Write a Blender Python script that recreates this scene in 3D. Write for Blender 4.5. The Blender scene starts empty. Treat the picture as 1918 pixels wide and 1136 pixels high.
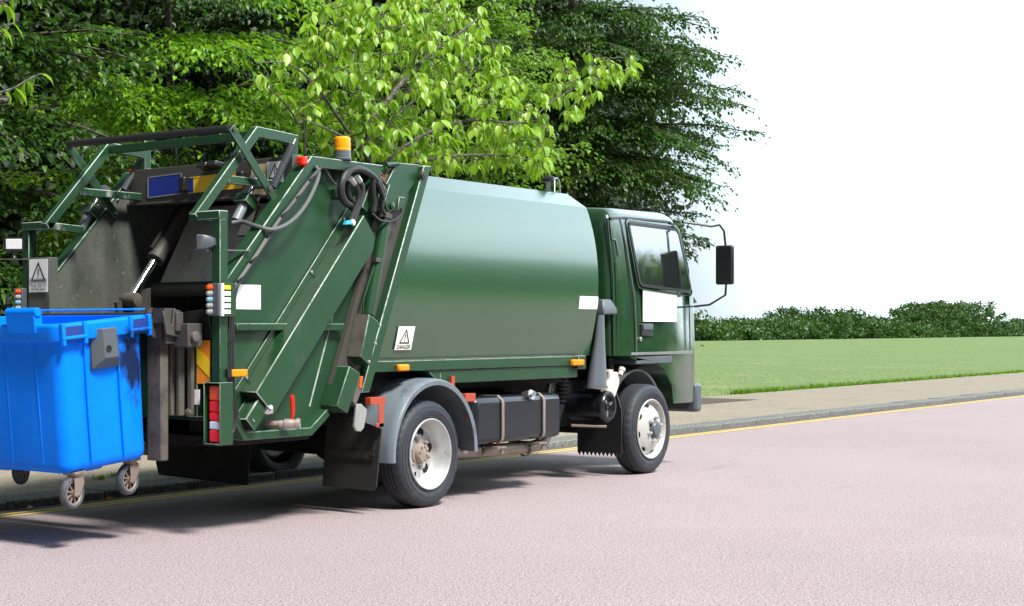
import bpy, math, random
import numpy as np
from mathutils import Vector, Matrix

# ------------------------------------------------------------------ camera, sky, sun, exposure
SC = bpy.context.scene
COL = SC.collection
FPX, PX, PY, CAM_H = 2936.0, 617.0, 615.0, 1.34          # focal length and principal point in photo pixels
_n = math.hypot(2383, 2936)
_c, _s = 2383 / _n, 2936 / _n
RV, FV = (_c, -_s), (_s, _c)
CAM = (-(.76 * RV[0] + 11.7 * FV[0]), -(.76 * RV[1] + 11.7 * FV[1]), CAM_H)

cam_d = bpy.data.cameras.new('camera')
cam = bpy.data.objects.new('camera', cam_d)
COL.objects.link(cam)
cam.location = CAM
cam.rotation_euler = (math.pi / 2, 0, math.atan2(-FV[0], FV[1]))
cam_d.sensor_width = 36
cam_d.lens = 36 * FPX / 1918
cam_d.shift_x = (959 - PX) / 1918
cam_d.shift_y = (PY - 568) / 1918
cam_d.clip_start = .1
cam_d.clip_end = 3000
SC.camera = cam

SUN_EL, SUN_DIR = math.radians(54), Vector((-.28, -1.0, 0)).normalized()   # horizontal direction towards the sun
world = bpy.data.worlds.new('World')
SC.world = world
world.use_nodes = True
wn = world.node_tree
sky = wn.nodes.new('ShaderNodeTexSky')
sky.sky_type = 'NISHITA'
sky.sun_disc = False
sky.sun_elevation = SUN_EL
sky.sun_rotation = math.atan2(SUN_DIR.x, SUN_DIR.y)
sky.air_density = 1.0
sky.dust_density = 1.5
sky.ozone_density = 1.0
# thin bright cloud over the blue
ctc = wn.nodes.new('ShaderNodeTexCoord')
cmp_ = wn.nodes.new('ShaderNodeMapping')
cmp_.inputs['Scale'].default_value = (1, 1, 2.6)
wn.links.new(ctc.outputs['Generated'], cmp_.inputs[0])
cnz = wn.nodes.new('ShaderNodeTexNoise')
cnz.inputs['Scale'].default_value = 2.3
cnz.inputs['Detail'].default_value = 7
cnz.inputs['Roughness'].default_value = .55
wn.links.new(cmp_.outputs[0], cnz.inputs['Vector'])
cmr = wn.nodes.new('ShaderNodeMapRange')
for i_, v_ in ((1, .36), (2, .62), (3, .55), (4, .95)):
    cmr.inputs[i_].default_value = v_
wn.links.new(cnz.outputs[0], cmr.inputs[0])
cmx = wn.nodes.new('ShaderNodeMix')
cmx.data_type = 'RGBA'
wn.links.new(cmr.outputs[0], cmx.inputs[0])
wn.links.new(sky.outputs[0], cmx.inputs[6])
cmx.inputs[7].default_value = (5.9, 6.9, 7.7, 1)
# added sky lobe for paint sheen and a white horizon; the rest dimmed for contrast
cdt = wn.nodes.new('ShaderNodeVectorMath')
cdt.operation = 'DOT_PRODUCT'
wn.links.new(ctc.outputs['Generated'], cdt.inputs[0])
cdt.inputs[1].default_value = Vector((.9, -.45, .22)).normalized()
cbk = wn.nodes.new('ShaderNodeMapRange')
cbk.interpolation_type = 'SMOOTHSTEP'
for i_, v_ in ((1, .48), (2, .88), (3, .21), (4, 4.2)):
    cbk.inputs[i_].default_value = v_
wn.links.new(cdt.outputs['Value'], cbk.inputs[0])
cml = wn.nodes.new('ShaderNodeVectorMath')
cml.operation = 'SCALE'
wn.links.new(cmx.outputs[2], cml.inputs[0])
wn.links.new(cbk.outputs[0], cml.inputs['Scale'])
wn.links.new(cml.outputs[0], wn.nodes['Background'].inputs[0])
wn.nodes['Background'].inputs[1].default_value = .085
sun_d = bpy.data.lights.new('sun', 'SUN')
sun_d.energy = 4.9
sun_d.angle = math.radians(13)
sun_d.color = (1, .96, .9)
sun = bpy.data.objects.new('sun', sun_d)
COL.objects.link(sun)
to_sun = Vector((SUN_DIR.x * math.cos(SUN_EL), SUN_DIR.y * math.cos(SUN_EL), math.sin(SUN_EL)))
sun.rotation_euler = to_sun.to_track_quat('Z', 'Y').to_euler()
SC.view_settings.view_transform = 'Standard'
SC.view_settings.look = 'None'
SC.view_settings.gamma = 1
SC.view_settings.exposure = .66
SC.cycles.max_bounces = 6
SC.cycles.transparent_max_bounces = 12
SC.cycles.use_denoising = True

RNG = random.Random(7)


def at(px, py, X=None, Y=None, Z=None):
    """photo pixel -> point on a real plane of the place"""
    u, v = (px - PX) / FPX, (PY - py) / FPX
    d = (u * RV[0] + FV[0], u * RV[1] + FV[1], v)
    t = (X - CAM[0]) / d[0] if X is not None else (Y - CAM[1]) / d[1] if Y is not None else (Z - CAM[2]) / d[2]
    return Vector((CAM[0] + t * d[0], CAM[1] + t * d[1], CAM[2] + t * d[2]))


def ats(pts, **k):
    return [at(p[0], p[1], **k) for p in pts]


# ------------------------------------------------------------------ materials
def lin(r, g, b):
    f = lambda c: (c / 255 / 12.92) if c / 255 <= .04045 else ((c / 255 + .055) / 1.055) ** 2.4
    return (f(r), f(g), f(b))


def nd(nt, t, **k):
    n = nt.nodes.new(t)
    for a, b in k.items():
        setattr(n, a, b)
    return n


def noise(nt, scale, detail=4, rough=.6, stretch=None):
    tc = nd(nt, 'ShaderNodeTexCoord')
    out = tc.outputs['Object']
    if stretch:
        mp = nd(nt, 'ShaderNodeMapping')
        mp.inputs['Scale'].default_value = stretch
        nt.links.new(out, mp.inputs[0])
        out = mp.outputs[0]
    n = nd(nt, 'ShaderNodeTexNoise')
    n.inputs['Scale'].default_value = scale
    n.inputs['Detail'].default_value = detail
    n.inputs['Roughness'].default_value = rough
    nt.links.new(out, n.inputs['Vector'])
    return n.outputs[0]


def ramp(nt, src, stops):
    r = nd(nt, 'ShaderNodeValToRGB')
    el = r.color_ramp.elements
    while len(el) < len(stops):
        el.new(.5)
    for e, (p, c) in zip(el, stops):
        e.position = p
        e.color = (c, c, c, 1) if isinstance(c, (int, float)) else (*c, 1)
    nt.links.new(src, r.inputs[0])
    return r.outputs[0]


def mixc(nt, fac, a, b):
    m = nd(nt, 'ShaderNodeMix', data_type='RGBA')
    for s, v in ((m.inputs[0], fac), (m.inputs[6], a), (m.inputs[7], b)):
        if isinstance(v, (int, float)):
            s.default_value = v
        elif isinstance(v, tuple):
            s.default_value = (*v, 1)
        else:
            nt.links.new(v, s)
    return m.outputs[2]


MATS = {}


def mat(name, base, rough=.5, metal=0., dirt=None, amount=.0, dscale=3., stretch=None, var=.12, bump=0., bscale=200., spec=.5, coat=0., ior=1.5, speck=None, speck_amt=.0):
    """worn surface: base colour with slow variation, patches of dirt and small chips"""
    m = bpy.data.materials.new(name)
    m.use_nodes = True
    nt = m.node_tree
    b = nt.nodes['Principled BSDF']
    col = base
    if var:
        v = ramp(nt, noise(nt, 2.2, 5), [(.3, tuple(c * (1 - var) for c in base)), (.7, tuple(min(1, c * (1 + var)) for c in base))])
        col = v
    if dirt:
        f = ramp(nt, noise(nt, dscale, 7, .7, stretch), [(.62 - amount, 0), (.86 - amount, 1)])
        col = mixc(nt, f, col, dirt)
        rr = ramp(nt, noise(nt, dscale, 7, .7, stretch), [(.62 - amount, rough), (.86 - amount, min(.9, rough + .35))])
        nt.links.new(rr, b.inputs['Roughness'])
    else:
        rr = ramp(nt, noise(nt, 9, 4), [(.3, max(.02, rough - .06)), (.7, min(1, rough + .08))])
        nt.links.new(rr, b.inputs['Roughness'])
    if speck:
        f2 = ramp(nt, noise(nt, 30, 3, .75, (1, 1, .6)), [(.70 - speck_amt, 0), (.73 - speck_amt, 1)])
        col = mixc(nt, f2, col, speck)
    if isinstance(col, tuple):
        b.inputs['Base Color'].default_value = (*col, 1)
    else:
        nt.links.new(col, b.inputs['Base Color'])
    b.inputs['Metallic'].default_value = metal
    b.inputs['IOR'].default_value = ior
    b.inputs['Coat Weight'].default_value = coat
    b.inputs['Coat Roughness'].default_value = .12
    if bump:
        bn = nd(nt, 'ShaderNodeBump')
        bn.inputs['Strength'].default_value = bump
        bn.inputs['Distance'].default_value = .01
        nt.links.new(noise(nt, bscale, 3), bn.inputs['Height'])
        nt.links.new(bn.outputs[0], b.inputs['Normal'])
    MATS[name] = m
    return m


GREEN = (.011, .049, .018)
M_GREEN = mat('green_paint', GREEN, .36, dirt=(.036, .064, .040), amount=.01, dscale=3.5, stretch=(1, 1, .3), ior=1.48, bump=.10, bscale=3., speck=(.3, .32, .28), speck_amt=-.035)
M_CHIP = mat('chipped_green_paint', GREEN, .4, dirt=(.42, .42, .40), amount=.08, dscale=11, stretch=(1, 1, .4))
M_BODY = mat('container_paint', (.017, .068, .026), .24, dirt=(.024, .062, .030), amount=-.0, dscale=1.3, stretch=(1, 1, 2.0), ior=1.8, coat=.5, var=.08, bump=.12, bscale=2.2)
M_CAB = mat('cab_paint', (.012, .045, .016), .16, ior=1.6, coat=.8)
M_EDGE = mat('worn_edge', (.34, .40, .36), .5, dirt=(.03, .085, .04), amount=.15, dscale=14)
M_EDGE2 = mat('lightly_worn_edge', (.13, .20, .15), .5, dirt=(.022, .07, .03), amount=.16, dscale=14)
M_GRIME = mat('grimy_steel', (.055, .052, .046), .6, dirt=(.020, .040, .024), amount=.10, dscale=3, speck=(.20, .13, .09), speck_amt=-.02, bump=.25, bscale=60)
M_HOPPER = mat('scraped_hopper', (.095, .10, .088), .5, dirt=(.030, .045, .034), amount=.16, dscale=5, stretch=(1, 1, .6), speck=(.30, .29, .25), speck_amt=.02, bump=.3, bscale=40)
M_BLADE = mat('scraped_blade', (.72, .68, .61), .55, metal=.0, dirt=(.12, .11, .095), amount=.06, dscale=5, bump=.2, bscale=40)
M_RUSTG = mat('rusty_grey', (.095, .085, .074), .65, dirt=(.035, .028, .023), amount=.15, dscale=6, speck=(.30, .17, .11), speck_amt=-.01, bump=.3, bscale=60)
M_BLACK = mat('black_plastic', (.012, .013, .015), .35, dirt=(.06, .058, .052), amount=-.06, dscale=4)
M_TANK = mat('black_tank', (.010, .012, .018), .28, dirt=(.06, .057, .05), amount=-.02, dscale=3.5, stretch=(1, 1, .4))
M_UNDER = mat('underbody_black', (.006, .006, .006), .85)
M_RUBBER = mat('tyre_rubber', (.020, .024, .032), .62, dirt=(.085, .08, .072), amount=.06, dscale=4, bump=.2, bscale=90, spec=.3)
M_FLAP = mat('mudflap_rubber', (.014, .014, .014), .6, dirt=(.06, .052, .045), amount=.04, dscale=6, bump=.35, bscale=70)
M_HOSE = mat('hose_rubber', (.014, .014, .015), .45, dirt=(.07, .068, .06), amount=-.02, dscale=8)
M_CABLE = mat('grey_cable', (.10, .11, .11), .5)
M_FENDER = mat('grey_fender', (.14, .17, .20), .40, dirt=(.045, .045, .043), amount=.09, dscale=5)
M_GREYP = mat('grey_plastic', (.075, .09, .105), .42, dirt=(.03, .03, .03), amount=-.04, dscale=5)
M_RIM = mat('silver_rim', (.50, .51, .51), .38, metal=.45, dirt=(.17, .12, .10), amount=.06, dscale=7)
M_RIMF = mat('cream_rim', (.48, .48, .46), .45, metal=.2, dirt=(.16, .13, .1), amount=-.02, dscale=6)
M_HUB = mat('rusty_hub', (.24, .19, .16), .7, dirt=(.36, .33, .29), amount=.12, dscale=12)
M_HOLE = mat('hole_shade', (.004, .004, .004), .9, var=0)  # flat black painted in for the dark inside openings
M_CHROME = mat('chrome_rod', (.75, .76, .78), .12, metal=1., var=0)
M_STEEL = mat('bare_steel', (.40, .40, .39), .35, metal=.8, dirt=(.10, .08, .06), amount=.02, dscale=9)
M_RAMP = mat('grey_ram_paint', (.16, .19, .20), .4, dirt=(.05, .05, .045), amount=.02, dscale=9)
M_EXH = mat('exhaust_steel', (.26, .21, .18), .6, metal=.5, dirt=(.12, .08, .06), amount=.08, dscale=8)
M_WHITE = mat('white_sticker', (.82, .82, .81), .45, var=.02)
M_SIGN = mat('sign_white', (.80, .82, .77), .5, dirt=(.30, .31, .25), amount=.0, dscale=18)
M_SIGNO = mat('sign_orange_faded', (.55, .42, .22), .5, dirt=(.3, .24, .15), amount=.0, dscale=18)
M_ORSIGN = mat('triangle_orange', (.75, .30, .03), .5)
M_INK = mat('black_ink', (.012, .012, .012), .6, var=0)
M_INKG = mat('faded_ink', (.17, .18, .17), .6, var=0)
M_BLUEPL = mat('blue_plate', (.010, .030, .25), .35, var=.05)
M_YELPL = mat('yellow_plate', (.82, .50, .015), .4, var=.08)
M_ORANGE = mat('reflective_orange', (.85, .27, .02), .35, var=.06)
M_YEL = mat('reflective_yellow', (.86, .56, .02), .35, var=.05)
M_REDB = mat('red_bracket', (.36, .05, .02), .55, dirt=(.25, .12, .07), amount=.04, dscale=12)
M_GALV = mat('galvanised', (.33, .335, .32), .5, metal=.4, dirt=(.16, .12, .10), amount=.03, dscale=9)
M_BRASS = mat('valve_metal', (.42, .36, .33), .4, metal=.5, dirt=(.2, .12, .09), amount=.0, dscale=14)
M_BOTTLE = mat('milky_bottle', (.62, .57, .48), .4, var=.05)
M_TURQ = mat('turquoise_tag', (.03, .42, .62), .4, var=0)
M_BTNG = mat('button_grey', (.32, .33, .33), .4)
M_BTNB = mat('button_blue', (.20, .38, .50), .4)
M_DEBRIS = mat('leaf_litter', (.20, .12, .06), .9, dirt=(.06, .04, .02), amount=.2, dscale=40)
M_SEAT = mat('seat_fabric', (.03, .03, .035), .9)


def lens_mat(name, col, trans=.25):
    m = mat(name, col, .12, var=.10, spec=.6, ior=1.55)
    b = m.node_tree.nodes['Principled BSDF']
    b.inputs['IOR'].default_value = 1.3
    nt = m.node_tree
    w = nd(nt, 'ShaderNodeTexWave')
    w.inputs['Scale'].default_value = 30
    tc = nd(nt, 'ShaderNodeTexCoord')
    nt.links.new(tc.outputs['Object'], w.inputs[0])
    bp = nd(nt, 'ShaderNodeBump')
    bp.inputs['Strength'].default_value = .35
    bp.inputs['Distance'].default_value = .004
    nt.links.new(w.outputs[0], bp.inputs['Height'])
    nt.links.new(bp.outputs[0], b.inputs['Normal'])
    b.inputs['Transmission Weight'].default_value = trans
    return m


M_LRED = lens_mat('lens_red', (.80, .022, .010), 0)
M_LAMB = lens_mat('lens_amber', (.88, .26, .01), 0)
M_LORD = lens_mat('lens_orange_red', (.80, .10, .012), 0)
M_LCLR = lens_mat('lens_clear', (.62, .66, .68), 0)
M_BEAC = lens_mat('beacon_amber', (.95, .36, .01), 0)
M_LAMPF = lens_mat('lamp_face', (.66, .66, .65), 0)


def glass_mat():
    m = bpy.data.materials.new('cab_glass')
    m.use_nodes = True
    nt = m.node_tree
    nt.nodes.remove(nt.nodes['Principled BSDF'])
    t = nd(nt, 'ShaderNodeBsdfTransparent')
    t.inputs[0].default_value = (.45, .52, .50, 1)
    g = nd(nt, 'ShaderNodeBsdfGlossy')
    g.inputs['Roughness'].default_value = .01
    lw = nd(nt, 'ShaderNodeFresnel')
    lw.inputs[0].default_value = 1.75
    mx = nd(nt, 'ShaderNodeMixShader')
    nt.links.new(lw.outputs[0], mx.inputs[0])
    nt.links.new(t.outputs[0], mx.inputs[1])
    nt.links.new(g.outputs[0], mx.inputs[2])
    nt.links.new(mx.outputs[0], nt.nodes['Material Output'].inputs[0])
    return m


M_GLASS = glass_mat()


def bin_mat():
    m = mat('blue_bin_plastic', (.0, .19, 1.), .42, dirt=(.0, .12, .80), amount=-.02, dscale=4, stretch=(1, 1, .35), var=.12, ior=1.22, speck=(.25, .45, .85), speck_amt=-.05)
    nt = m.node_tree
    b = nt.nodes['Principled BSDF']
    old = b.inputs['Base Color'].links[0].from_socket
    # black scuff on the short side near the front corner, a stain with a place of its own on the bin
    tc = nd(nt, 'ShaderNodeTexCoord')
    mp = nd(nt, 'ShaderNodeMapping')
    mp.inputs['Location'].default_value = (-.25, 0, -.60)
    nt.links.new(tc.outputs['Object'], mp.inputs[0])
    m2 = nd(nt, 'ShaderNodeMapping')
    m2.inputs['Scale'].default_value = (7.5, .01, 4.2)
    nt.links.new(mp.outputs[0], m2.inputs[0])
    ln = nd(nt, 'ShaderNodeVectorMath', operation='LENGTH')
    nt.links.new(m2.outputs[0], ln.inputs[0])
    ad = nd(nt, 'ShaderNodeMath', operation='ADD')
    nt.links.new(ln.outputs['Value'], ad.inputs[0])
    nz = noise(nt, 11, 6, .7, (1, 1, .5))
    sc = nd(nt, 'ShaderNodeMath', operation='MULTIPLY')
    nt.links.new(nz, sc.inputs[0])
    sc.inputs[1].default_value = 2.4
    nt.links.new(sc.outputs[0], ad.inputs[1])
    f = ramp(nt, ad.outputs[0], [(.0, 1), (.5, 1), (1, 0)])
    mr = nd(nt, 'ShaderNodeMapRange')
    nt.links.new(ad.outputs[0], mr.inputs[0])
    mr.inputs[1].default_value = 1.75
    mr.inputs[2].default_value = 2.3
    mr.inputs[3].default_value = .95
    mr.inputs[4].default_value = 0
    sep = nd(nt, 'ShaderNodeSeparateXYZ')
    nt.links.new(tc.outputs['Object'], sep.inputs[0])
    lt = nd(nt, 'ShaderNodeMath', operation='LESS_THAN')
    nt.links.new(sep.outputs[1], lt.inputs[0])
    lt.inputs[1].default_value = -.45
    mm = nd(nt, 'ShaderNodeMath', operation='MULTIPLY')
    nt.links.new(mr.outputs[0], mm.inputs[0])
    nt.links.new(lt.outputs[0], mm.inputs[1])
    nt.links.new(mixc(nt, mm.outputs[0], old, (.008, .010, .02)), b.inputs['Base Color'])
    return m


M_BIN = bin_mat()


def ground_mat(name, c1, c2, c3, s1, s2, bump, rough=.9, patch=None, bdist=.01, fleck=None):
    m = bpy.data.materials.new(name)
    m.use_nodes = True
    nt = m.node_tree
    b = nt.nodes['Principled BSDF']
    a = ramp(nt, noise(nt, s1, 3, .6), [(.36, c1), (.5, c2), (.66, c3)])
    big = ramp(nt, noise(nt, s2, 6, .65), [(.3, .90), (.7, 1.06)])
    mm = nd(nt, 'ShaderNodeMix', data_type='RGBA', blend_type='MULTIPLY')
    mm.inputs[0].default_value = 1
    nt.links.new(a, mm.inputs[6])
    nt.links.new(big, mm.inputs[7])
    col = mm.outputs[2]
    if patch:
        f = ramp(nt, noise(nt, patch[0], 6, .7, patch[3]), [(patch[2], 0), (patch[2] + .07, patch[4])])
        col = mixc(nt, f, col, patch[1])
    if fleck:
        ff = ramp(nt, noise(nt, fleck[0], 2, .6), [(fleck[1], fleck[3]), (fleck[1] + .05, 0)])
        col = mixc(nt, ff, col, fleck[2])
        ff = ramp(nt, noise(nt, fleck[0] * 1.3, 2, .6, (1.3, 1, 1)), [(1 - fleck[1] - .03, 0), (1 - fleck[1] + .03, .6)])
        col = mixc(nt, ff, col, tuple(min(1, c * 1.6) for c in c3))
    nt.links.new(col, b.inputs['Base Color'])
    b.inputs['Roughness'].default_value = rough
    bn = nd(nt, 'ShaderNodeBump')
    bn.inputs['Strength'].default_value = bump
    bn.inputs['Distance'].default_value = bdist
    nt.links.new(noise(nt, s1 * .8, 3, .7), bn.inputs['Height'])
    nt.links.new(bn.outputs[0], b.inputs['Normal'])
    return m


M_ROAD = ground_mat('red_tarmac', (.14, .105, .105), (.305, .248, .252), (.43, .362, .37), 100, .25, .45, .85, patch=(.9, (.17, .135, .13), .64, (.35, 1.6, 1), .6), fleck=(48, .36, (.11, .08, .08), .75))
M_PAVE = ground_mat('gravel_path', (.12, .105, .075), (.24, .21, .155), (.38, .335, .26), 60, 1.2, .9, .95, patch=(2.2, (.085, .07, .042), .60, (1, 1, 1), .8))
M_KERB = ground_mat('kerb_stone', (.07, .075, .068), (.13, .135, .125), (.22, .22, .205), 40, 1.5, .5, .85)
M_LINE = ground_mat('road_paint_yellow', (.40, .32, .10), (.70, .52, .12), (.74, .60, .22), 60, 2, .4, .8)
M_GRASS = ground_mat('meadow_grass', (.05, .10, .02), (.11, .18, .04), (.20, .27, .08), 14, .12, 1., .95, bdist=.05, patch=(.35, (.22, .24, .09), .56, (1, 1, 1), .55), fleck=(5, .38, (.04, .08, .02), .7))
M_SOIL = ground_mat('woodland_floor', (.035, .028, .018), (.07, .055, .035), (.11, .09, .05), 15, .6, .8, .95, bdist=.03)
M_BARK = ground_mat('bark', (.030, .026, .020), (.065, .056, .045), (.12, .105, .09), 16, 3, .8, .9)
M_TWIG = ground_mat('cherry_bark', (.035, .03, .026), (.075, .065, .056), (.16, .145, .13), 25, 4, .5, .75)


def leaf_mat(name, dark, mid, light, trans, tcol, rough=.42):
    m = bpy.data.materials.new(name)
    m.use_nodes = True
    nt = m.node_tree
    b = nt.nodes['Principled BSDF']
    g = nd(nt, 'ShaderNodeNewGeometry')
    c = ramp(nt, g.outputs['Random Per Island'], [(0, dark), (.5, mid), (1, light)])
    nt.links.new(c, b.inputs['Base Color'])
    b.inputs['Roughness'].default_value = rough
    t = nd(nt, 'ShaderNodeBsdfTranslucent')
    t.inputs[0].default_value = (*tcol, 1)
    mx = nd(nt, 'ShaderNodeMixShader')
    mx.inputs[0].default_value = trans
    nt.links.new(b.outputs[0], mx.inputs[1])
    nt.links.new(t.outputs[0], mx.inputs[2])
    nt.links.new(mx.outputs[0], nt.nodes['Material Output'].inputs[0])
    return m


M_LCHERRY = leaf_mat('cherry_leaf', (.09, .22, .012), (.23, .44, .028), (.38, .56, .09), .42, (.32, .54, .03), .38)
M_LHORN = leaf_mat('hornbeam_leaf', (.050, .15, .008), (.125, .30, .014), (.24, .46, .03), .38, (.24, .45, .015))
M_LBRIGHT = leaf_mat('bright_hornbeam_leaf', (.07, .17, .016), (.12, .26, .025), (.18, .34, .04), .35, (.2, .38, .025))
M_LMID = leaf_mat('shaded_hornbeam_leaf', (.013, .040, .005), (.028, .082, .008), (.06, .15, .016), .28, (.07, .16, .01))  # darker copy of the leaf colour with the wood's shade put in
M_LDARK = leaf_mat('dark_wood_leaf', (.012, .032, .008), (.024, .062, .012), (.045, .10, .018), .22, (.05, .11, .012), .5)  # shade inside the wood put into a darker leaf colour
M_LDEEP = leaf_mat('deep_wood_leaf', (.007, .018, .005), (.013, .034, .008), (.024, .058, .012), .2, (.03, .07, .01), .55)  # leaf colour darkened to paint the wood's black interior
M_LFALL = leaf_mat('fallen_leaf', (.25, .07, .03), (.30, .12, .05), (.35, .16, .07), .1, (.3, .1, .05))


# ------------------------------------------------------------------ mesh helpers
WLOC = {}


def basis(d, up=Vector((0, 0, 1))):
    d = d.normalized()
    if abs(d.dot(up)) > .99:
        up = Vector((1, 0, 0))
    s = d.cross(up).normalized()
    u = s.cross(d).normalized()
    return d, s, u


class MB:
    def __init__(self):
        self.v, self.f, self.m = [], [], []
        self.mi = 0

    def add(self, vs, fs):
        o = len(self.v)
        self.v += [tuple(p) for p in vs]
        self.f += [tuple(i + o for i in f) for f in fs]
        self.m += [self.mi] * len(fs)
        return self

    def box(self, lo, hi):
        (a, b, c), (d, e, g) = lo, hi
        vs = [(a, b, c), (d, b, c), (d, e, c), (a, e, c), (a, b, g), (d, b, g), (d, e, g), (a, e, g)]
        return self.add(vs, [(0, 3, 2, 1), (4, 5, 6, 7), (0, 1, 5, 4), (1, 2, 6, 5), (2, 3, 7, 6), (3, 0, 4, 7)])

    def obox(self, c, ax, ay, az):
        """box about c with half-axis vectors"""
        c, ax, ay, az = map(Vector, (c, ax, ay, az))
        vs = [c + sx * ax + sy * ay + sz * az for sz in (-1, 1) for sx, sy in ((-1, -1), (1, -1), (1, 1), (-1, 1))]
        return self.add(vs, [(0, 3, 2, 1), (4, 5, 6, 7), (0, 1, 5, 4), (1, 2, 6, 5), (2, 3, 7, 6), (3, 0, 4, 7)])

    def beam(self, p, q, w, h, up=(0, 0, 1)):
        """bar p-q: w across (sideways), h along up"""
        p, q = Vector(p), Vector(q)
        d, s, u = basis(q - p, Vector(up))
        return self.obox((p + q) / 2, (q - p) / 2, s * (w / 2), u * (h / 2))

    def path(self, pts, w, h, up=(0, 1, 0)):
        """bar along pts, mitred at bends (pts in the plane normal to up)"""
        up = Vector(up).normalized()
        pts = [Vector(p) for p in pts]
        rings = []
        for i, p in enumerate(pts):
            a = (pts[i] - pts[i - 1]).normalized() if i else (pts[1] - pts[0]).normalized()
            b = (pts[i + 1] - pts[i]).normalized() if i < len(pts) - 1 else a
            t = (a + b).normalized()
            n = t.cross(up).normalized()
            k = 1 / max(.35, t.dot(a))
            rings.append([p + n * sx * (w / 2) * k + up * sy * (h / 2) for sx, sy in ((-1, -1), (1, -1), (1, 1), (-1, 1))])
        vs = [v for r in rings for v in r]
        fs = [(0, 1, 2, 3), tuple(len(vs) - 4 + i for i in (3, 2, 1, 0))]
        for i in range(len(rings) - 1):
            o = i * 4
            for k in range(4):
                fs.append((o + k, o + 4 + k, o + 4 + (k + 1) % 4, o + (k + 1) % 4))
        return self.add(vs, fs)

    def prism(self, prof, y0, y1):
        """profile in XZ extruded along Y"""
        n = len(prof)
        vs = [(x, y0, z) for x, z in prof] + [(x, y1, z) for x, z in prof]
        fs = [tuple(range(n)), tuple(range(2 * n - 1, n - 1, -1))]
        for i in range(n):
            j = (i + 1) % n
            fs.append((i, i + n, j + n, j))
        return self.add(vs, fs)

    def slab(self, pts, nrm, t):
        """flat outline of 3D points given thickness t along nrm"""
        nrm = Vector(nrm).normalized() * t
        n = len(pts)
        vs = [Vector(p) for p in pts] + [Vector(p) + nrm for p in pts]
        fs = [tuple(range(n)), tuple(range(2 * n - 1, n - 1, -1))]
        for i in range(n):
            j = (i + 1) % n
            fs.append((i, i + n, j + n, j))
        return self.add(vs, fs)

    def loft(self, rings, cap=True, closed=True):
        n = len(rings[0])
        vs = [v for r in rings for v in r]
        fs = []
        for i in range(len(rings) - 1):
            for k in range(n if closed else n - 1):
                fs.append((i * n + k, i * n + (k + 1) % n, (i + 1) * n + (k + 1) % n, (i + 1) * n + k))
        if cap:
            fs.append(tuple(range(n - 1, -1, -1)))
            fs.append(tuple(range(len(vs) - n, len(vs))))
        return self.add(vs, fs)

    def tube(self, pts, r, n=8, smooth=0, cap=True):
        pts = [Vector(p) for p in pts]
        rs = list(r) if isinstance(r, (list, tuple)) else [r] * len(pts)
        if smooth:
            P, R = [], []
            for i in range(len(pts) - 1):
                p0, p1, p2, p3 = pts[max(0, i - 1)], pts[i], pts[i + 1], pts[min(len(pts) - 1, i + 2)]
                for k in range(smooth):
                    t = k / smooth
                    P.append(.5 * ((2 * p1) + (p2 - p0) * t + (2 * p0 - 5 * p1 + 4 * p2 - p3) * t * t + (3 * p1 - p0 - 3 * p2 + p3) * t ** 3))
                    R.append(rs[i] * (1 - t) + rs[i + 1] * t)
            pts, rs = P + [pts[-1]], R + [rs[-1]]
        rings = []
        prev = None
        for i, p in enumerate(pts):
            t = (pts[min(i + 1, len(pts) - 1)] - pts[max(i - 1, 0)])
            t = t.normalized() if t.length > 1e-9 else Vector((0, 0, 1))
            if prev is None:
                _, s, _u = basis(t)
            else:
                s = prev - t * prev.dot(t)
                s = s.normalized() if s.length > 1e-6 else basis(t)[1]
            prev = s
            u = t.cross(s)
            rings.append([p + (s * math.cos(a) + u * math.sin(a)) * rs[i] for a in (2 * math.pi * k / n for k in range(n))])
        return self.loft(rings, cap)

    def lathe(self, c, axis, prof, n=32, cap=False):
        """prof: (distance along axis, radius)"""
        c = Vector(c)
        d, s, u = basis(Vector(axis))
        rings = [[c + d * h + (s * math.cos(a) + u * math.sin(a)) * r for a in (2 * math.pi * k / n for k in range(n))] for h, r in prof]
        return self.loft(rings, cap)

    def spring(self, p, q, r, turns, wire, n=8):
        p, q = Vector(p), Vector(q)
        d, s, u = basis(q - p)
        L = (q - p).length
        k = turns * n
        pts = [p + d * (L * i / k) + (s * math.cos(2 * math.pi * i / n) + u * math.sin(2 * math.pi * i / n)) * r for i in range(k + 1)]
        return self.tube(pts, wire, 5)

    def cut(self):
        """what is added next is a piece of its own"""
        self.cuts = getattr(self, 'cuts', []) + [(len(self.v), len(self.f))]
        return self

    def each(self, name, mats, parent=None, *a, **k):
        """one object per piece"""
        cs = getattr(self, 'cuts', [])
        if not cs or cs[0][1]:
            cs = [(0, 0)] + cs
        cs = cs + [(len(self.v), len(self.f))]
        out = []
        for (v0, f0), (v1, f1) in zip(cs[:-1], cs[1:]):
            if f1 > f0:
                q = MB()
                q.v = self.v[v0:v1]
                q.f = [tuple(i - v0 for i in f) for f in self.f[f0:f1]]
                q.m = self.m[f0:f1]
                out.append(q.build(name, mats, parent, *a, **k))
        return out

    def build(self, name, mats, parent=None, bevel=0., wear=False, sharp=32, local=False):
        me = bpy.data.meshes.new(name)
        me.from_pydata(self.v, [], self.f)
        mats = list(mats) if isinstance(mats, (list, tuple)) else [mats]
        if wear:
            mats = mats + [M_EDGE if wear is True else M_EDGE2]
        for m in mats:
            me.materials.append(m)
        me.polygons.foreach_set('material_index', self.m)
        import bmesh
        bm = bmesh.new()
        bm.from_mesh(me)
        bmesh.ops.recalc_face_normals(bm, faces=bm.faces)
        bm.to_mesh(me)
        bm.free()
        me.polygons.foreach_set('use_smooth', [True] * len(me.polygons))
        me.set_sharp_from_angle(angle=math.radians(sharp))
        o = bpy.data.objects.new(name, me)
        COL.objects.link(o)
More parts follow.
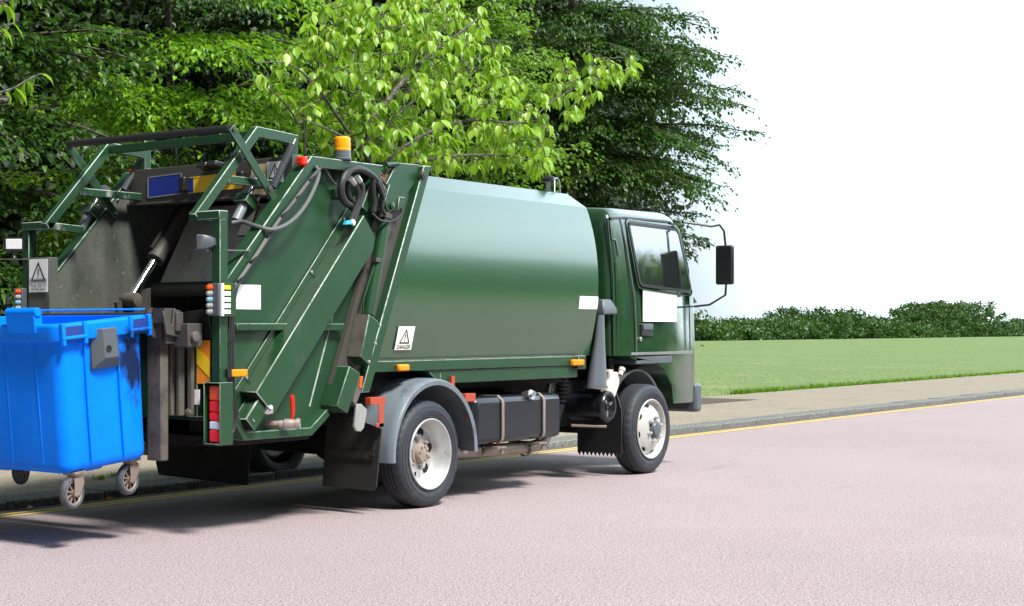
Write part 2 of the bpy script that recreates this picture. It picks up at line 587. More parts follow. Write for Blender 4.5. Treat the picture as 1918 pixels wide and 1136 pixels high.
        if parent is not None:
            o.parent = parent
            if not local:
                o.matrix_parent_inverse = Matrix.Translation(-WLOC.get(parent.name, Vector()))
        WLOC[o.name] = Vector()
        if bevel:
            b = o.modifiers.new('bevel', 'BEVEL')
            b.width = bevel
            b.segments = 1 if wear else 2
            b.limit_method = 'ANGLE'
            b.angle_limit = math.radians(38)
            if wear:
                b.material = len(mats) - 1
        return o


def empty(name, loc, label, cat, group=None):
    o = bpy.data.objects.new(name, None)
    COL.objects.link(o)
    o.location = loc
    o.empty_display_size = .2
    WLOC[o.name] = Vector(loc)
    tag(o, label, cat, group)
    return o


def tag(o, label, cat, group=None):
    o['label'] = label
    o['category'] = cat
    if group:
        o['group'] = group
    return o


def structure(o):
    o['kind'] = 'structure'
    return o


def text(body, name, parent, org, u, v, size, m, align='CENTER', lift=.002):
    """raised lettering as a mesh; org = anchor, u = reading direction, v = up"""
    cu = bpy.data.curves.new(name, 'FONT')
    cu.body = body
    cu.size = size
    cu.align_x = align
    cu.align_y = 'CENTER'
    cu.extrude = .0004
    cu.space_line = .95
    tmp = bpy.data.objects.new(name, cu)
    COL.objects.link(tmp)
    dg = bpy.context.evaluated_depsgraph_get()
    me = bpy.data.meshes.new_from_object(tmp.evaluated_get(dg))
    bpy.data.objects.remove(tmp)
    u, v = Vector(u).normalized(), Vector(v).normalized()
    w = u.cross(v).normalized()
    mt = Matrix((u, v, w)).transposed().to_4x4()
    mt.translation = Vector(org) + w * lift
    me.transform(mt)
    me.materials.clear()
    me.materials.append(m)
    o = bpy.data.objects.new(name, me)
    COL.objects.link(o)
    o.parent = parent
    par = parent.parent
    o.matrix_parent_inverse = Matrix.Identity(4)
    WLOC[o.name] = Vector()
    return o


def warning_sign(parent, org, u, v, w, h, plate, lines, tri=M_INK, fill=None, ink=M_INK):
    """plate with lower-left corner org: triangle with exclamation mark, words below"""
    org, u, v = Vector(org), Vector(u).normalized(), Vector(v).normalized()
    n = u.cross(v).normalized()
    pl = MB().slab([org, org + u * w, org + u * w + v * h, org + v * h], n, .002).build('warning_sign', plate, parent)
    a = min(w * .80, h * (.62 if lines else .85) / .866)
    th = a * .866
    cx = org + u * (w / 2)
    top = cx + v * (h - w * .09)
    lf, rt = top - v * th - u * a / 2, top - v * th + u * a / 2
    cen = (top + lf + rt) / 3
    q = MB()
    if fill:
        MB().slab([p + n * .003 for p in (lf, rt, top)], n, .0006).build('triangle_fill', fill, pl)
    tin = [cen + (p - cen) * .76 for p in (top, lf, rt)]
    o3, i3 = [top, lf, rt], tin
    for k in range(3):
        j = (k + 1) % 3
        q.slab([p + n * .0042 for p in (o3[k], o3[j], i3[j], i3[k])], n, .0006)
    q.slab([cen + n * .0042 + u * x * a + v * y * a for x, y in ((-.035, .26), (-.02, -.06), (.02, -.06), (.035, .26))], n, .0006)
    q.slab([cen + n * .0042 + u * .035 * a * math.cos(t) + v * (-.13 * a + .035 * a * math.sin(t)) for t in (k * math.pi / 4 for k in range(8))], n, .0006)
    q.build('warning_triangle', tri, pl)
    for s, dy, sz, mm in lines:
        text(s, 'lettering', pl, cx + v * (h * dy), u, v, sz, mm, lift=.0045)
    return pl


# ------------------------------------------------------------------ setting
def sheet(name, x0, x1, y0, y1, z, m, kind='structure'):
    o = MB().add([(x0, y0, z), (x1, y0, z), (x1, y1, z), (x0, y1, z)], [(0, 1, 2, 3)]).build(name, m)
    o['kind'] = kind
    return o


KY = 2.30
sheet('ground', -300, 1500, -900, 900, -.012, M_GRASS)
sheet('woodland_ground', -30, 17, 4.9, 40, .066, M_SOIL)
sheet('road', -120, 900, -9.0, KY, 0, M_ROAD)
path_mb = MB().box((-120, KY + .36, -.01), (900, 6.2, .062))
structure(path_mb.build('path', M_PAVE))
kb = MB()
x = -30.
rk = random.Random(3)
while x < 60:
    L = rk.uniform(.8, 1.05)
    dz, dy = rk.uniform(-.006, .006), rk.uniform(-.008, .008)
    kb.box((x + .006, KY + dy, -.05), (x + L - .006, KY + .345 + dy, .075 + dz))
    x += L
structure(kb.build('kerb', M_KERB, bevel=.014))
for yy in (2.005, 2.125):
    sheet('yellow_line', -120, 300, yy - .03, yy + .03, .004, M_LINE)
sheet('gutter', -120, 300, KY - .12, KY - .004, .003, mat('gutter_dirt', (.10, .08, .07), .9, dirt=(.05, .04, .035), amount=.1, dscale=4))

# ------------------------------------------------------------------ leaves
NRNG = np.random.default_rng(11)
T_BIG_V = np.array([(0, 0, 0), (.24, .36, .10), (.60, .40, .06), (1.0, 0, -.22), (.60, -.40, .06), (.24, -.36, .10), (.30, 0, 0), (.66, 0, -.06)])
T_BIG_F = [(0, 6, 1), (1, 6, 7, 2), (2, 7, 3), (0, 5, 6), (5, 4, 7, 6), (4, 3, 7)]
T_SM_V = np.array([(0, 0, 0), (.42, .44, .08), (1.0, 0, -.14), (.42, -.44, .08), (.46, 0, -.02)])
T_SM_F = [(0, 4, 1), (1, 4, 2), (0, 3, 4), (3, 2, 4)]


def leaves_mesh(name, pos, dirs, nrm, length, width, big, m):
    pos, dirs, nrm = np.asarray(pos, float), np.asarray(dirs, float), np.asarray(nrm, float)
    N = len(pos)
    d = dirs / np.linalg.norm(dirs, axis=1, keepdims=True)
    s = np.cross(nrm, d)
    s /= np.maximum(np.linalg.norm(s, axis=1, keepdims=True), 1e-6)
    w = np.cross(d, s)
    L = np.asarray(length, float)[:, None, None]
    tv, tf = (T_BIG_V, T_BIG_F) if big else (T_SM_V, T_SM_F)
    curl = NRNG.uniform(.4, 1.7, (N, 1, 1))
    V = pos[:, None, :] + L * (tv[None, :, 0:1] * d[:, None, :] + width * tv[None, :, 1:2] * s[:, None, :] + curl * tv[None, :, 2:3] * w[:, None, :])
    nv = len(tv)
    lens = np.array([len(f) for f in tf])
    loops = np.concatenate([np.array(f) for f in tf])
    allloops = (loops[None, :] + (np.arange(N) * nv)[:, None]).ravel()
    totals = np.tile(lens, N)
    starts = np.concatenate([[0], np.cumsum(totals)[:-1]])
    me = bpy.data.meshes.new(name)
    me.vertices.add(N * nv)
    me.vertices.foreach_set('co', V.ravel().astype(np.float32))
    me.loops.add(len(allloops))
    me.loops.foreach_set('vertex_index', allloops.astype(np.int32))
    me.polygons.add(len(totals))
    me.polygons.foreach_set('loop_start', starts.astype(np.int32))
    me.update(calc_edges=True)
    me.validate()
    me.materials.append(m)
    o = bpy.data.objects.new(name, me)
    COL.objects.link(o)
    return o


def attach(o, root):
    o.parent = root
    o.matrix_parent_inverse = Matrix.Translation(-WLOC[root.name])


def layered_tree(name, label, base, height, z0, rad, nb, leaf, lm, seed, face=None, group=None, trunk_r=.16, rise=.15, density=1., tiers=9, zmax=None, cat='tree'):
    """tree whose boughs are flat drooping sprays of small leaves in loose tiers"""
    r = np.random.default_rng(seed)
    bx, by = base
    root = empty(name, (bx, by, .066), label, cat, group)
    tk = MB()
    lean = r.normal(0, .04, 2)
    tp = [Vector((bx + lean[0] * z, by + lean[1] * z, z)) for z in np.linspace(.0, height, 7)]
    tk.tube(tp, [trunk_r * (1.25 if i == 0 else 1 - .13 * i) for i in range(7)], 9)
    P, D, Nn, Ls = [], [], [], []
    zt = zmax or height
    for b in range(nb):
        tier = (r.integers(0, tiers) + r.normal(0, .07) + .5) / tiers
        z = z0 + (zt - z0) * tier
        f = (z - z0) / (height - z0)
        az = (face + .55 + r.normal(0, .7)) if (face is not None and r.random() < .8) else r.uniform(0, 2 * math.pi)
        prof = math.sin(math.pi * min(1, .28 + .66 * f)) ** .7
        L = rad * prof * r.uniform(.62, 1.08)
        c, s = math.cos(az), math.sin(az)
        n = 9
        t = np.linspace(0, 1, n)
        lift = rise * r.uniform(.3, 1.5)
        droop = r.uniform(.10, .30)
        bend = r.normal(0, .25)
        xx = t * L
        pts = np.stack([bx + lean[0] * z + c * xx - s * bend * t * t * L * .4, by + lean[1] * z + s * xx + c * bend * t * t * L * .4 + r.normal(0, .012, n).cumsum(), z + r.normal(0, .014, n).cumsum() + L * (lift * t - droop * t ** 2.2)], 1)
        tk.tube([Vector(p) for p in pts[::2]], [max(.006, .035 * (1 - .85 * q)) * (L / 2) ** .5 for q in t[::2]], 4)
        # side twigs on the outer part
        ntw = int(30 * density * (L / 2))
        roll = r.normal(0, .22)
        for k in range(ntw):
            q = r.uniform(.22, 1.0)
            i = min(n - 2, int(q * (n - 1)))
            fr = q * (n - 1) - i
            p0 = pts[i] * (1 - fr) + pts[i + 1] * fr
            tan = pts[i + 1] - pts[i]
            tan = tan / np.linalg.norm(tan)
            side = np.array([-tan[1], tan[0], 0])
            side /= np.linalg.norm(side)
            sg = 1 if k % 2 else -1
            ang = r.uniform(.2, 1.35)
            td = tan * math.cos(ang) + side * sg * math.sin(ang)
            td[2] += roll * sg * .4 + r.normal(0, .16)
            tl = (.80 - .50 * q) * r.uniform(.35, 1.35) * min(1.3, L / 1.8)
            m = max(4, int(tl / (leaf * .62)))
            uu = (np.arange(m) + .5) / m
            pp = p0 + td * (uu * tl)[:, None]
            pp[:, 2] -= .30 * tl * uu ** 2
            pp += r.normal(0, .028, pp.shape)
            sd2 = np.cross(np.array([0, 0, 1.]), td)
            sd2 /= np.linalg.norm(sd2)
            alt = np.where(np.arange(m) % 2 == 0, 1, -1)[:, None]
            ld = td * .75 + sd2 * alt * r.uniform(.5, 1.0) + r.normal(0, .16, (m, 3))
            ld[:, 2] -= .30
            nn = np.array([0, 0, 1.]) + r.normal(0, .24, (m, 3))
            P.append(pp)
            D.append(ld)
            Nn.append(nn)
            Ls.append(leaf * r.uniform(.7, 1.25, m))
    attach(tk.build('trunk', M_BARK), root)
    lo = leaves_mesh('crown', np.concatenate(P), np.concatenate(D), np.concatenate(Nn), np.concatenate(Ls), .62, True, lm)
    attach(lo, root)
    return root


def wood_mass(name, lo, hi, n, leaf, m, seed, uneven=False):
    r = np.random.default_rng(seed)
    # leaf clumps through the volume
    nc = n // 60
    cc = np.stack([r.uniform(lo[i], hi[i], nc) for i in range(3)], 1)
    if uneven:
        x_ = cc[:, 0]
        top = .55 + .22 * np.sin(x_ * .11) + .16 * np.sin(x_ * .31 + 1) + .22 * np.maximum(0, np.sin(x_ * .052 + 2)) ** 4 * 3
        cc[:, 2] *= np.clip(top, .3, 1.6)
    P = np.repeat(cc, 60, 0) + r.normal(0, 1, (nc * 60, 3)) * np.array([.55, .45, .22])
    D = r.normal(0, 1, P.shape)
    D[:, 2] -= .5
    N = np.array([0, 0, 1.]) + r.normal(0, .6, P.shape)
    o = leaves_mesh(name, P, D, N, leaf * r.uniform(.7, 1.3, len(P)), 1.2, False, m)
    o['kind'] = 'stuff'
    return o


CAMDIR = math.atan2(-_c, -_s)      # towards the camera
TREES = True
if TREES:
    G_ = 'broadleaf trees behind the truck'
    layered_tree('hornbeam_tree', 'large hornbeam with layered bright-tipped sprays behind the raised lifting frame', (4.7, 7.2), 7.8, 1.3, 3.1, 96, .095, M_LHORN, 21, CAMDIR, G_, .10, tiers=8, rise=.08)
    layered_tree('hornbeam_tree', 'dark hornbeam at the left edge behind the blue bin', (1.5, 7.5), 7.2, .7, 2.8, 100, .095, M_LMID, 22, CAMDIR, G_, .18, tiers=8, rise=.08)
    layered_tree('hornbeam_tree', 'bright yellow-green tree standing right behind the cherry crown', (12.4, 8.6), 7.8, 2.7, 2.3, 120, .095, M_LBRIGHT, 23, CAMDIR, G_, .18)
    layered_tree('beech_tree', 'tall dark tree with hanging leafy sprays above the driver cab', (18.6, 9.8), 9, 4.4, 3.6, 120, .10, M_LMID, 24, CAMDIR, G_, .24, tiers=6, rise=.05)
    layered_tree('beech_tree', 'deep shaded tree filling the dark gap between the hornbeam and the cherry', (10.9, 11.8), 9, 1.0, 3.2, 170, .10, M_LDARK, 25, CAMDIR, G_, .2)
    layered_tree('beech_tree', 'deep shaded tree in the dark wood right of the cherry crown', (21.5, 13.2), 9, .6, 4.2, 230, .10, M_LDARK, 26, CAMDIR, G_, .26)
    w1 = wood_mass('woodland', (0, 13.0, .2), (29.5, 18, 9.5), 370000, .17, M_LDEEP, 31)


def cherry():
    r = np.random.default_rng(5)
    rr = random.Random(5)
    root = empty('cherry_tree', (4.3, 4.0, .062), 'young cherry tree with large drooping lime-green leaves behind the truck', 'tree')
    wood = MB()
    Y0 = 4.0
    limbs = [
        [((690, 640), 4.0), ((694, 420), 4.0), ((690, 250), 4.0), ((725, 190), 3.9), ((790, 115), 3.8), ((850, 70), 3.6), ((895, 35), 3.5)],
        [((690, 300), 4.0), ((640, 230), 3.8), ((590, 160), 3.6), ((540, 120), 3.5), ((480, 118), 3.4)],
        [((690, 250), 4.0), ((680, 150), 4.3), ((660, 60), 4.4), ((640, 25), 4.4)],
        [((692, 330), 4.0), ((780, 260), 3.6), ((880, 225), 3.4), ((980, 230), 3.2), ((1040, 185), 3.1), ((1110, 150), 3.0)],
        [((692, 340), 4.0), ((800, 300), 3.5), ((910, 290), 3.3), ((1000, 300), 3.1)],
        [((692, 310), 4.0), ((740, 220), 4.5), ((830, 150), 4.8), ((890, 110), 4.9)],
        [((575, 420), 4.1), ((572, 290), 4.1), ((556, 230), 3.9), ((530, 190), 3.7), ((500, 165), 3.6)],
        [((690, 280), 4.0), ((630, 250), 3.5), ((560, 220), 3.3)],
    ]
    nodes = []
    for li, lb in enumerate(limbs):
        pts = [at(p[0], p[1], Y=y) for p, y in lb]
        if li in (0,):
            pts[0].z = 0.0
        if li == 6:
            pts[0].z = .0
        r0 = .055 if li == 0 else .022
        wood.tube(pts, [r0 * (1 - .80 * i / (len(pts) - 1)) for i in range(len(pts))], 7, smooth=4)
        for i in range(len(pts) - 1):
            for k in range(6):
                p = pts[i].lerp(pts[i + 1], k / 6)
                if p.z > 2.2:
                    nodes.append(p)
        nodes.append(pts[-1])
    poly = [(560, 75), (590, 30), (640, 5), (720, 0), (800, 12), (840, -20), (900, 20), (905, 70), (880, 100), (945, 95), (950, 150), (1000, 180), (1030, 160), (1050, 130), (1110, 108), (1150, 130),
            (1195, 112), (1198, 140), (1120, 190), (1080, 220), (1075, 240), (1035, 260), (1045, 320), (1000, 340), (960, 320), (830, 330), (760, 305), (600, 300), (560, 290), (550, 240), (490, 170), (475, 150), (530, 120), (520, 100)]

    def inside(x, y):
        c = False
        for i in range(len(poly)):
            (x1, y1), (x2, y2) = poly[i], poly[i - 1]
            if (y1 > y) != (y2 > y) and x < (x2 - x1) * (y - y1) / (y2 - y1) + x1:
                c = not c
        return c
    pts = []
    while len(pts) < 640:
        x, y = rr.uniform(470, 1200), rr.uniform(-20, 345)
        if inside(x, y + 8) and not (x < 570 and rr.random() < .55):
            far = 1.0 if x < 950 else .35
            pts.append(at(x, y - 8, Y=rr.uniform(3.0 + .5 * (x < 700), 3.0 + 2.1 * far + .2)))
    P, D, N, L = [], [], [], []
    tot = list(nodes)
    pts.sort(key=lambda p: min((p - q).length for q in nodes))
    red = MB()
    for p in pts:
        q = min(tot, key=lambda n: (n - p).length * (1.25 if n.z > p.z + .1 else 1))
        if (q - p).length > .05:
            mid = q.lerp(p, .5) + Vector((rr.gauss(0, .04), rr.gauss(0, .04), rr.gauss(-.03, .05)))
            wood.tube([q, mid, p], [.008, .006, .004], 4, smooth=3)
            tot += [mid]
        tot.append(p)
        out = (p - q)
        out = out.normalized() if out.length > .02 else Vector((0, -1, 0))
        k = rr.randint(4, 7)
        a0 = rr.uniform(0, 6.28)
        for j in range(k):
            a = a0 + j * 2.4
            h = Vector((math.cos(a), math.sin(a), 0)) * .75 + out * .35
            dn = rr.uniform(-1.5, -.4)
            d = Vector((h.x, h.y, dn))
            b = p + Vector((h.x, h.y, .1)) * rr.uniform(.01, .045) + Vector((0, 0, rr.uniform(-.03, .03)))
            P.append(b)
            D.append(d)
            N.append(Vector((h.x * .6, h.y * .6, 1)) + Vector((rr.gauss(0, .25), rr.gauss(0, .25), 0)))
            L.append(rr.uniform(.09, .175))
            red.tube([p, b], .0022, 4, cap=False)
    attach(wood.build('trunk', M_TWIG), root)
    attach(red.build('leaf_stalks', mat('red_stalk', (.30, .06, .03), .5, var=0)), root)
    attach(leaves_mesh('crown', P, D, N, L, .66, True, M_LCHERRY), root)


def overhang():
    rr = random.Random(9)
    root = empty('cherry_tree', (-5.6, 3.2, .062), 'nearest cherry branch with hanging pale leaves at the top left edge', 'tree')
    w = MB()
    w.tube([(-5.6, 3.2, 0), (-5.55, 3.15, 1.4), (-5.5, 3.0, 2.6), (-5.4, 2.9, 4.2)], [.13, .11, .09, .05], 8, smooth=4)
    P, D, N, L = [], [], [], []
    for ps, tw in (([(-60, 185), (-10, 176), (25, 166), (52, 150), (78, 138)], 1.2), ([(-70, 70), (-20, 60), (5, 50), (28, 44)], 1.4), ([(-40, -30), (10, -10), (60, -22)], 1.3), ([(-60, 10), (-10, 4), (12, 10)], 1.2)):
        pts = ats(ps, Y=tw)
        w.tube([Vector((-5.5, 3.0, 2.9))] + pts, [.03] + [.012 - .0018 * i for i in range(len(pts))], 5, smooth=4)
        for i in range(1, len(pts)):
            for k in range(4):
                p = pts[i - 1].lerp(pts[i], (k + rr.random()) / 4)
                sg = rr.choice((-1, 1))
                d = Vector((.45 * sg + .25, -.3 * sg + rr.gauss(0, .2), rr.uniform(-1.1, -.5)))
                P.append(p)
                D.append(d)
                N.append(Vector((d.x, d.y - .3, .9)))
                L.append(rr.uniform(.10, .15))
    attach(w.build('trunk', M_TWIG), root)
    attach(leaves_mesh('crown', P, D, N, L, .62, True, M_LCHERRY), root)


if TREES:
    cherry()
    overhang()
    # line of trees on the other side of the road, seen only as reflections in the paint and glass
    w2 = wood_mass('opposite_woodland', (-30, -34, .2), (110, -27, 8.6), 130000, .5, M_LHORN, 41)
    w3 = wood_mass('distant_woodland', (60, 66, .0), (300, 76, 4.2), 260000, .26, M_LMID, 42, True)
    vr = np.random.default_rng(8)
    vn = 9000
    vx = 19 + 70 * vr.random(vn) ** 1.6
    vp = np.stack([vx, 6.2 + np.abs(vr.normal(0, .12, vn)) - .05, np.full(vn, -.01)], 1)
    vd = np.stack([vr.normal(0, .3, vn), vr.normal(-.1, .3, vn), np.ones(vn)], 1)
    vg = leaves_mesh('verge_grass', vp, vd, vr.normal(0, 1, (vn, 3)), vr.uniform(.06, .2, vn), .10, False, M_LHORN)
    vg['kind'] = 'stuff'

rail = empty('iron_railing', (.0, 5.0, .062), 'black iron railing with spear tips behind the blue bin', 'railing')
rb = MB()
for k in range(24):
    xx = -2.9 + k * .13
    rb.tube([(xx, 5, .06), (xx, 5, 1.55)], .009, 6)
    rb.lathe((xx, 5, 1.55), (0, 0, 1), [(0, .009), (.02, .022), (.05, .016), (.14, .001)], 6, True)
rb.build('bars', M_UNDER, rail)
MB().box((-3.0, 4.985, 1.36), (.2, 5.015, 1.40)).box((-3.0, 4.985, .2), (.2, 5.015, .24)).build('rails', M_UNDER, rail)

gr = random.Random(4)
for lab, (gx, gy) in (('larger tuft of grass on the gravel beside the far bin castor', (213, 892)), ('smaller tuft of grass on the gravel near the kerb', (186, 899))):
    p = at(gx, gy, Z=.064)
    P, D, N, L = [], [], [], []
    for k in range(60):
        a = gr.uniform(0, 6.28)
        rad = gr.uniform(0, .05)
        P.append(p + Vector((math.cos(a) * rad, math.sin(a) * rad, -.004)))
        D.append(Vector((math.cos(a) * .5, math.sin(a) * .5, 1)))
        N.append(Vector((math.cos(a), math.sin(a), .2)))
        L.append(gr.uniform(.02, .055))
    o = leaves_mesh('grass_tuft', P, D, N, L, .14, False, M_LHORN)
    tag(o, lab, 'grass tuft')
for lab, (gx, gy), z in (('small red-brown leaf in the gutter between the two bin castors', (197, 934), .01), ('brown leaf lying against the kerb below the lift column', (308, 917), .01), ('tiny reddish leaf lying by the kerb left of the nearest bin castor', (50, 953), .01)):
    p = at(gx, gy, Z=z)
    o = leaves_mesh('fallen_leaf', [p], [Vector((.8, -.3, .08))], [Vector((.1, -.3, 1))], [.075], 1., True, M_LFALL)
    tag(o, lab, 'leaf')

# ------------------------------------------------------------------ the truck
YC = .94
T = empty('garbage_truck', (1.0, YC, 0), 'dark green rear-loading garbage truck with open hopper, parked along the kerb', 'truck')


def part(name, mb, mats, bevel=0., wear=False, parent=None, sharp=32):
    return mb.build(name, mats, parent or T, bevel, wear, sharp)


def my(pts):
    return [Vector((p[0], 2 * YC - p[1], p[2])) for p in pts]


def xz(x, y, z):
    return Vector((x, y, z))


# container -------------------------------------------------
SEC = [(1.10, .130), (1.20, .105), (1.32, .078), (1.45, .052), (1.60, .034), (1.75, .030), (1.88, .036), (2.0, .048), (2.10, .064), (2.19, .084), (2.27, .106), (2.34, .128), (2.40, .152), (2.53, .345), (2.555, .62), (2.56, .94)]
half = [(z, d) for z, d in SEC]
full = half + [(z, 2 * YC - d) for z, d in reversed(half[:-1])]
bm_ = MB()
rings = []
for k in range(9):
    t = k / 8
    ring = []
    for z, y in full:
        xr = -.06 + (z - 2.5) * .453
        ring.append((xr + (2.565 - xr) * t, y, z))
    rings.append(ring)
bm_.loft(rings)
body = part('container_body', bm_, M_BODY, sharp=28)
rl = MB().box((-.70, .085, 1.022), (2.405, .40, 1.100)).box((.27, .105, .915), (2.335, .42, 1.020)).prism([(.10, 1.02), (.27, 1.02), (.27, .915)], .106, .42)
rl.box((2.29, .068, .985), (2.42, .40, 1.103))
rl.box((-.70, 1.48, 1.022), (2.405, 1.795, 1.100)).box((.27, 1.46, .915), (2.335, 1.775, 1.020))
part('side_rail', rl, M_GREEN, .006, 2)
lip = MB().box((-.70, .095, 1.1005), (2.42, .15, 1.1085))
part('rust_seam', lip, M_RUSTG)
for i in (0, 1):
    q = MB()
    prof = [(-.105, 2.545), (-.012, 2.547), (-.567, 1.321), (-.765, .886), (-.862, .886), (-.665, 1.321)]
    y0, y1 = (-.012, .11) if i == 0 else (2 * YC - .11, 2 * YC + .012)
    q.prism(prof, y0, y1)
    fr = part('rear_frame', q, M_GREEN, .006, True)
    if i == 0:
        pin = at(797, 317, Y=-.012)
        MB().lathe(pin + Vector((-.045, 0, -.05)), (0, -1, 0), [(0, .030), (.02, .030), (.024, .024), (.022, .014), (.03, .013), (.031, .001)], 16, False).build('pin', M_GRIME, fr)
part('frame_crossbar', MB().box((-.11, .111, 2.46), (-.02, 2 * YC - .111, 2.545)), M_GREEN, .006)
# stickers, markers and danger plate on the container
st = MB()
zs = [(1.505, .045), (1.56, .038), (1.615, .033)]
st.loft([[(2.245, y - .004, z), (2.562, y - .004, z), (2.562, y - .001, z), (2.245, y - .001, z)] for z, y in zs])
part('sticker', st, M_WHITE, parent=body)
for px0, px1, py0, py1, nm in ((742, 761, 683, 695, 0), (1068, 1089, 674, 685, 1)):
    a, b = at(px0, py0, Y=.08), at(px1, py1, Y=.08)
    mk = MB().box((a.x, .045, b.z), (b.x, .085, a.z))
    part('side_marker_light', mk, M_LAMB, .012)
ang = math.atan2(.053, .25)
o0 = at(737, 656, Y=.105)
warning_sign(body, (o0.x, .098, o0.z), (1, 0, 0), (.03, -.21, 1), .205, .178, M_SIGN, [('DANGER', .12, .042, M_INK)])
rx = at(1055, 352, Y=.42)
ex = MB().tube([(2.40, .42, 2.45), (2.40, .42, 2.64)], .045, 16)
exh = part('roof_exhaust', ex, M_CHROME)
MB().lathe((2.37, .42, 2.645), (-.25, 0, 1), [(0, .02), (.0, .062), (.02, .058), (.035, .02), (.036, .001)], 16).build('rain_cap', M_BLACK, exh)
part('lifting_eye', MB().tube([(2.53, .40, 2.50), (2.53, .40, 2.60), (2.50, .40, 2.66), (2.45, .40, 2.66), (2.43, .40, 2.63)], .008, 8, 3), M_STEEL)

# tail: side panels -----------------------------------------
TAIL = [(-.40, 2.49), (-1.37, 2.49), (-2.245, 1.60), (-2.245, .99), (-2.20, .90), (-2.04, .613), (-1.36, .611), (-1.18, .726), (-1.14, .86)]
panels = []
for y0, y1 in ((.10, .14), (2 * YC - .14, 2 * YC - .10)):
    p_ = part('hopper_side', MB().prism(TAIL, y0, y1), [M_GREEN, M_HOPPER], .0)
    me = p_.data
    for pl in me.polygons:
        c = pl.center
        if abs(pl.normal.y) > .9 and (YC - c.y) * pl.normal.y > 0:
            pl.material_index = 1
    panels.append(p_)
    w = MB()
    ys = .095 if y0 < 1 else 2 * YC - .095
    w.tube([xz(-1.303, ys + .004, .80), xz(-.93, ys + .004, 1.72)], .007, 6)
    w.build('weld_seam', M_EDGE, p_)
    # edge beams of the tail
    yc = .075 if y0 < 1 else 2 * YC - .075
    part('edge_beam', MB().path([xz(-2.205, yc, 1.615), xz(-1.355, yc, 2.475), xz(-.62, yc, 2.475), xz(-.78, yc, 2.18)], .072, .11), M_GREEN, .006, True)
    part('bottom_lip', MB().path([xz(-2.21, yc, .90), xz(-2.035, yc, .64), xz(-1.365, yc, .638), xz(-1.18, yc, .76)], .055, .10), M_GREEN, .006, 2)
    part('side_rib', MB().box((-2.10, yc - .035, 1.325), (-.985, yc + .028, 1.372)), M_GREEN, .006, 2)
# recessed dirty joint between tail and container
part('joint_plate', MB().prism([(-.42, 2.50), (-.09, 2.50), (-.85, .84), (-1.16, .84)], .055, .095), M_GRIME)
part('joint_plate', MB().prism([(-.42, 2.50), (-.09, 2.50), (-.85, .84), (-1.16, .84)], 2 * YC - .095, 2 * YC - .055), M_GRIME)
up = [at(*p, Y=.02) for p in ((744, 305), (786, 309), (776, 345), (766, 360), (755, 392), (728, 396), (716, 360))]
bk = part('top_gusset', MB().prism([(p.x, p.z) for p in up], .02, .05), M_GREEN, .004, True)
db = MB()
rr = random.Random(6)
for k in range(26):
    c = at(rr.uniform(712, 728), rr.uniform(322, 345), Y=.045)
    db.obox(c, (rr.uniform(.006, .016), 0, rr.uniform(-.01, .01)), (0, .006, 0), (rr.uniform(-.006, .006), .002, .008))
part('leaf_litter', db, M_DEBRIS)
part('joint_rod', MB().tube([at(723, 309, Y=.0), at(745, 307, Y=.02)], .017, 8), M_GREEN)

# slanted cover of the main ram
CV = [at(*p, Y=-.05) for p in ((682, 403), (704, 445), (700, 468), (513, 777), (480, 735))]
cvp = [(p.x, p.z) for p in CV]
cov = part('ram_cover', MB().prism(cvp, -.05, .098), M_GREEN, .006, True)
fl = MB()
a, b = Vector((cvp[0][0], 0, cvp[0][1])), Vector((cvp[4][0], 0, cvp[4][1]))
dd = (a - b).normalized()
nn = Vector((-dd.z, 0, dd.x))
p0, p1 = b - dd * .05 + nn * .0, a + dd * .16
fl.slab([p0 + Vector((0, .084, 0)), p1 + Vector((0, .084, 0)), p1 + nn * .05 + Vector((0, .084, 0)), p0 + nn * .05 + Vector((0, .084, 0))], (0, 1, 0), .014)
fl.build('cover_flange', [M_GREEN], cov, .003, True)
bo = MB()
for t in (.08, .33, .60, .88):
    c = p0.lerp(p1, t) + nn * .026 + Vector((0, .083, 0))
    bo.cut().lathe(c, (0, -1, 0), [(0, .013), (.010, .012), (.013, .001)], 8)
bo.each('bolt', M_GALV, cov)
# lower end with the ram foot; black slabs paint in the dark inside
e0, e1 = Vector((cvp[4][0], 0, cvp[4][1])), Vector((cvp[3][0], 0, cvp[3][1]))
dn = -dd
hole = [e0 + dn * .002 + Vector((0, -.03, 0)) + (e1 - e0) * .06, e0 + (e1 - e0) * .85 + dn * .002 + Vector((0, -.036, 0)), e0 + (e1 - e0) * .85 + dn * .002 + Vector((0, .085, 0)), e0 + dn * .002 + (e1 - e0) * .06 + Vector((0, .085, 0))]
MB().slab(hole, dn, .002).build('cover_opening_shade', M_HOLE, cov)
ft = at(472, 772, Y=.03)
sd = Vector((-dd.z, 0, dd.x))
foot = MB()
for s in (-1, 1):
    foot.obox(ft + Vector((0, .052 * s, 0)), dd * .11, (0, .005, 0), sd * .058)
foot.obox(ft + sd * .055, dd * .11, (0, .05, 0), sd * .004).obox(ft - sd * .055, dd * .11, (0, .05, 0), sd * .004).obox(ft + dd * .03, dd * .004, (0, .05, 0), sd * .055)
part('ram_foot', foot, M_GREEN, .004, True)
MB().obox(ft - dd * .108, dd * .003, (0, .044, 0), sd * .050).build('foot_opening_shade', M_HOLE, T)  # black slab for the shade inside the hollow foot
part('grease_plate', MB().obox(ft + Vector((0, -.04, 0)) - dd * .07, dd * .004, (0, .02, .0), sd * .012), M_GALV)
kn = at(497, 768, Y=-.02)
part('ram_pin', MB().lathe(kn, (.2, -1, .1), [(0, .034), (.03, .034), (.045, .028), (.05, .001)], 16), M_CHROME)

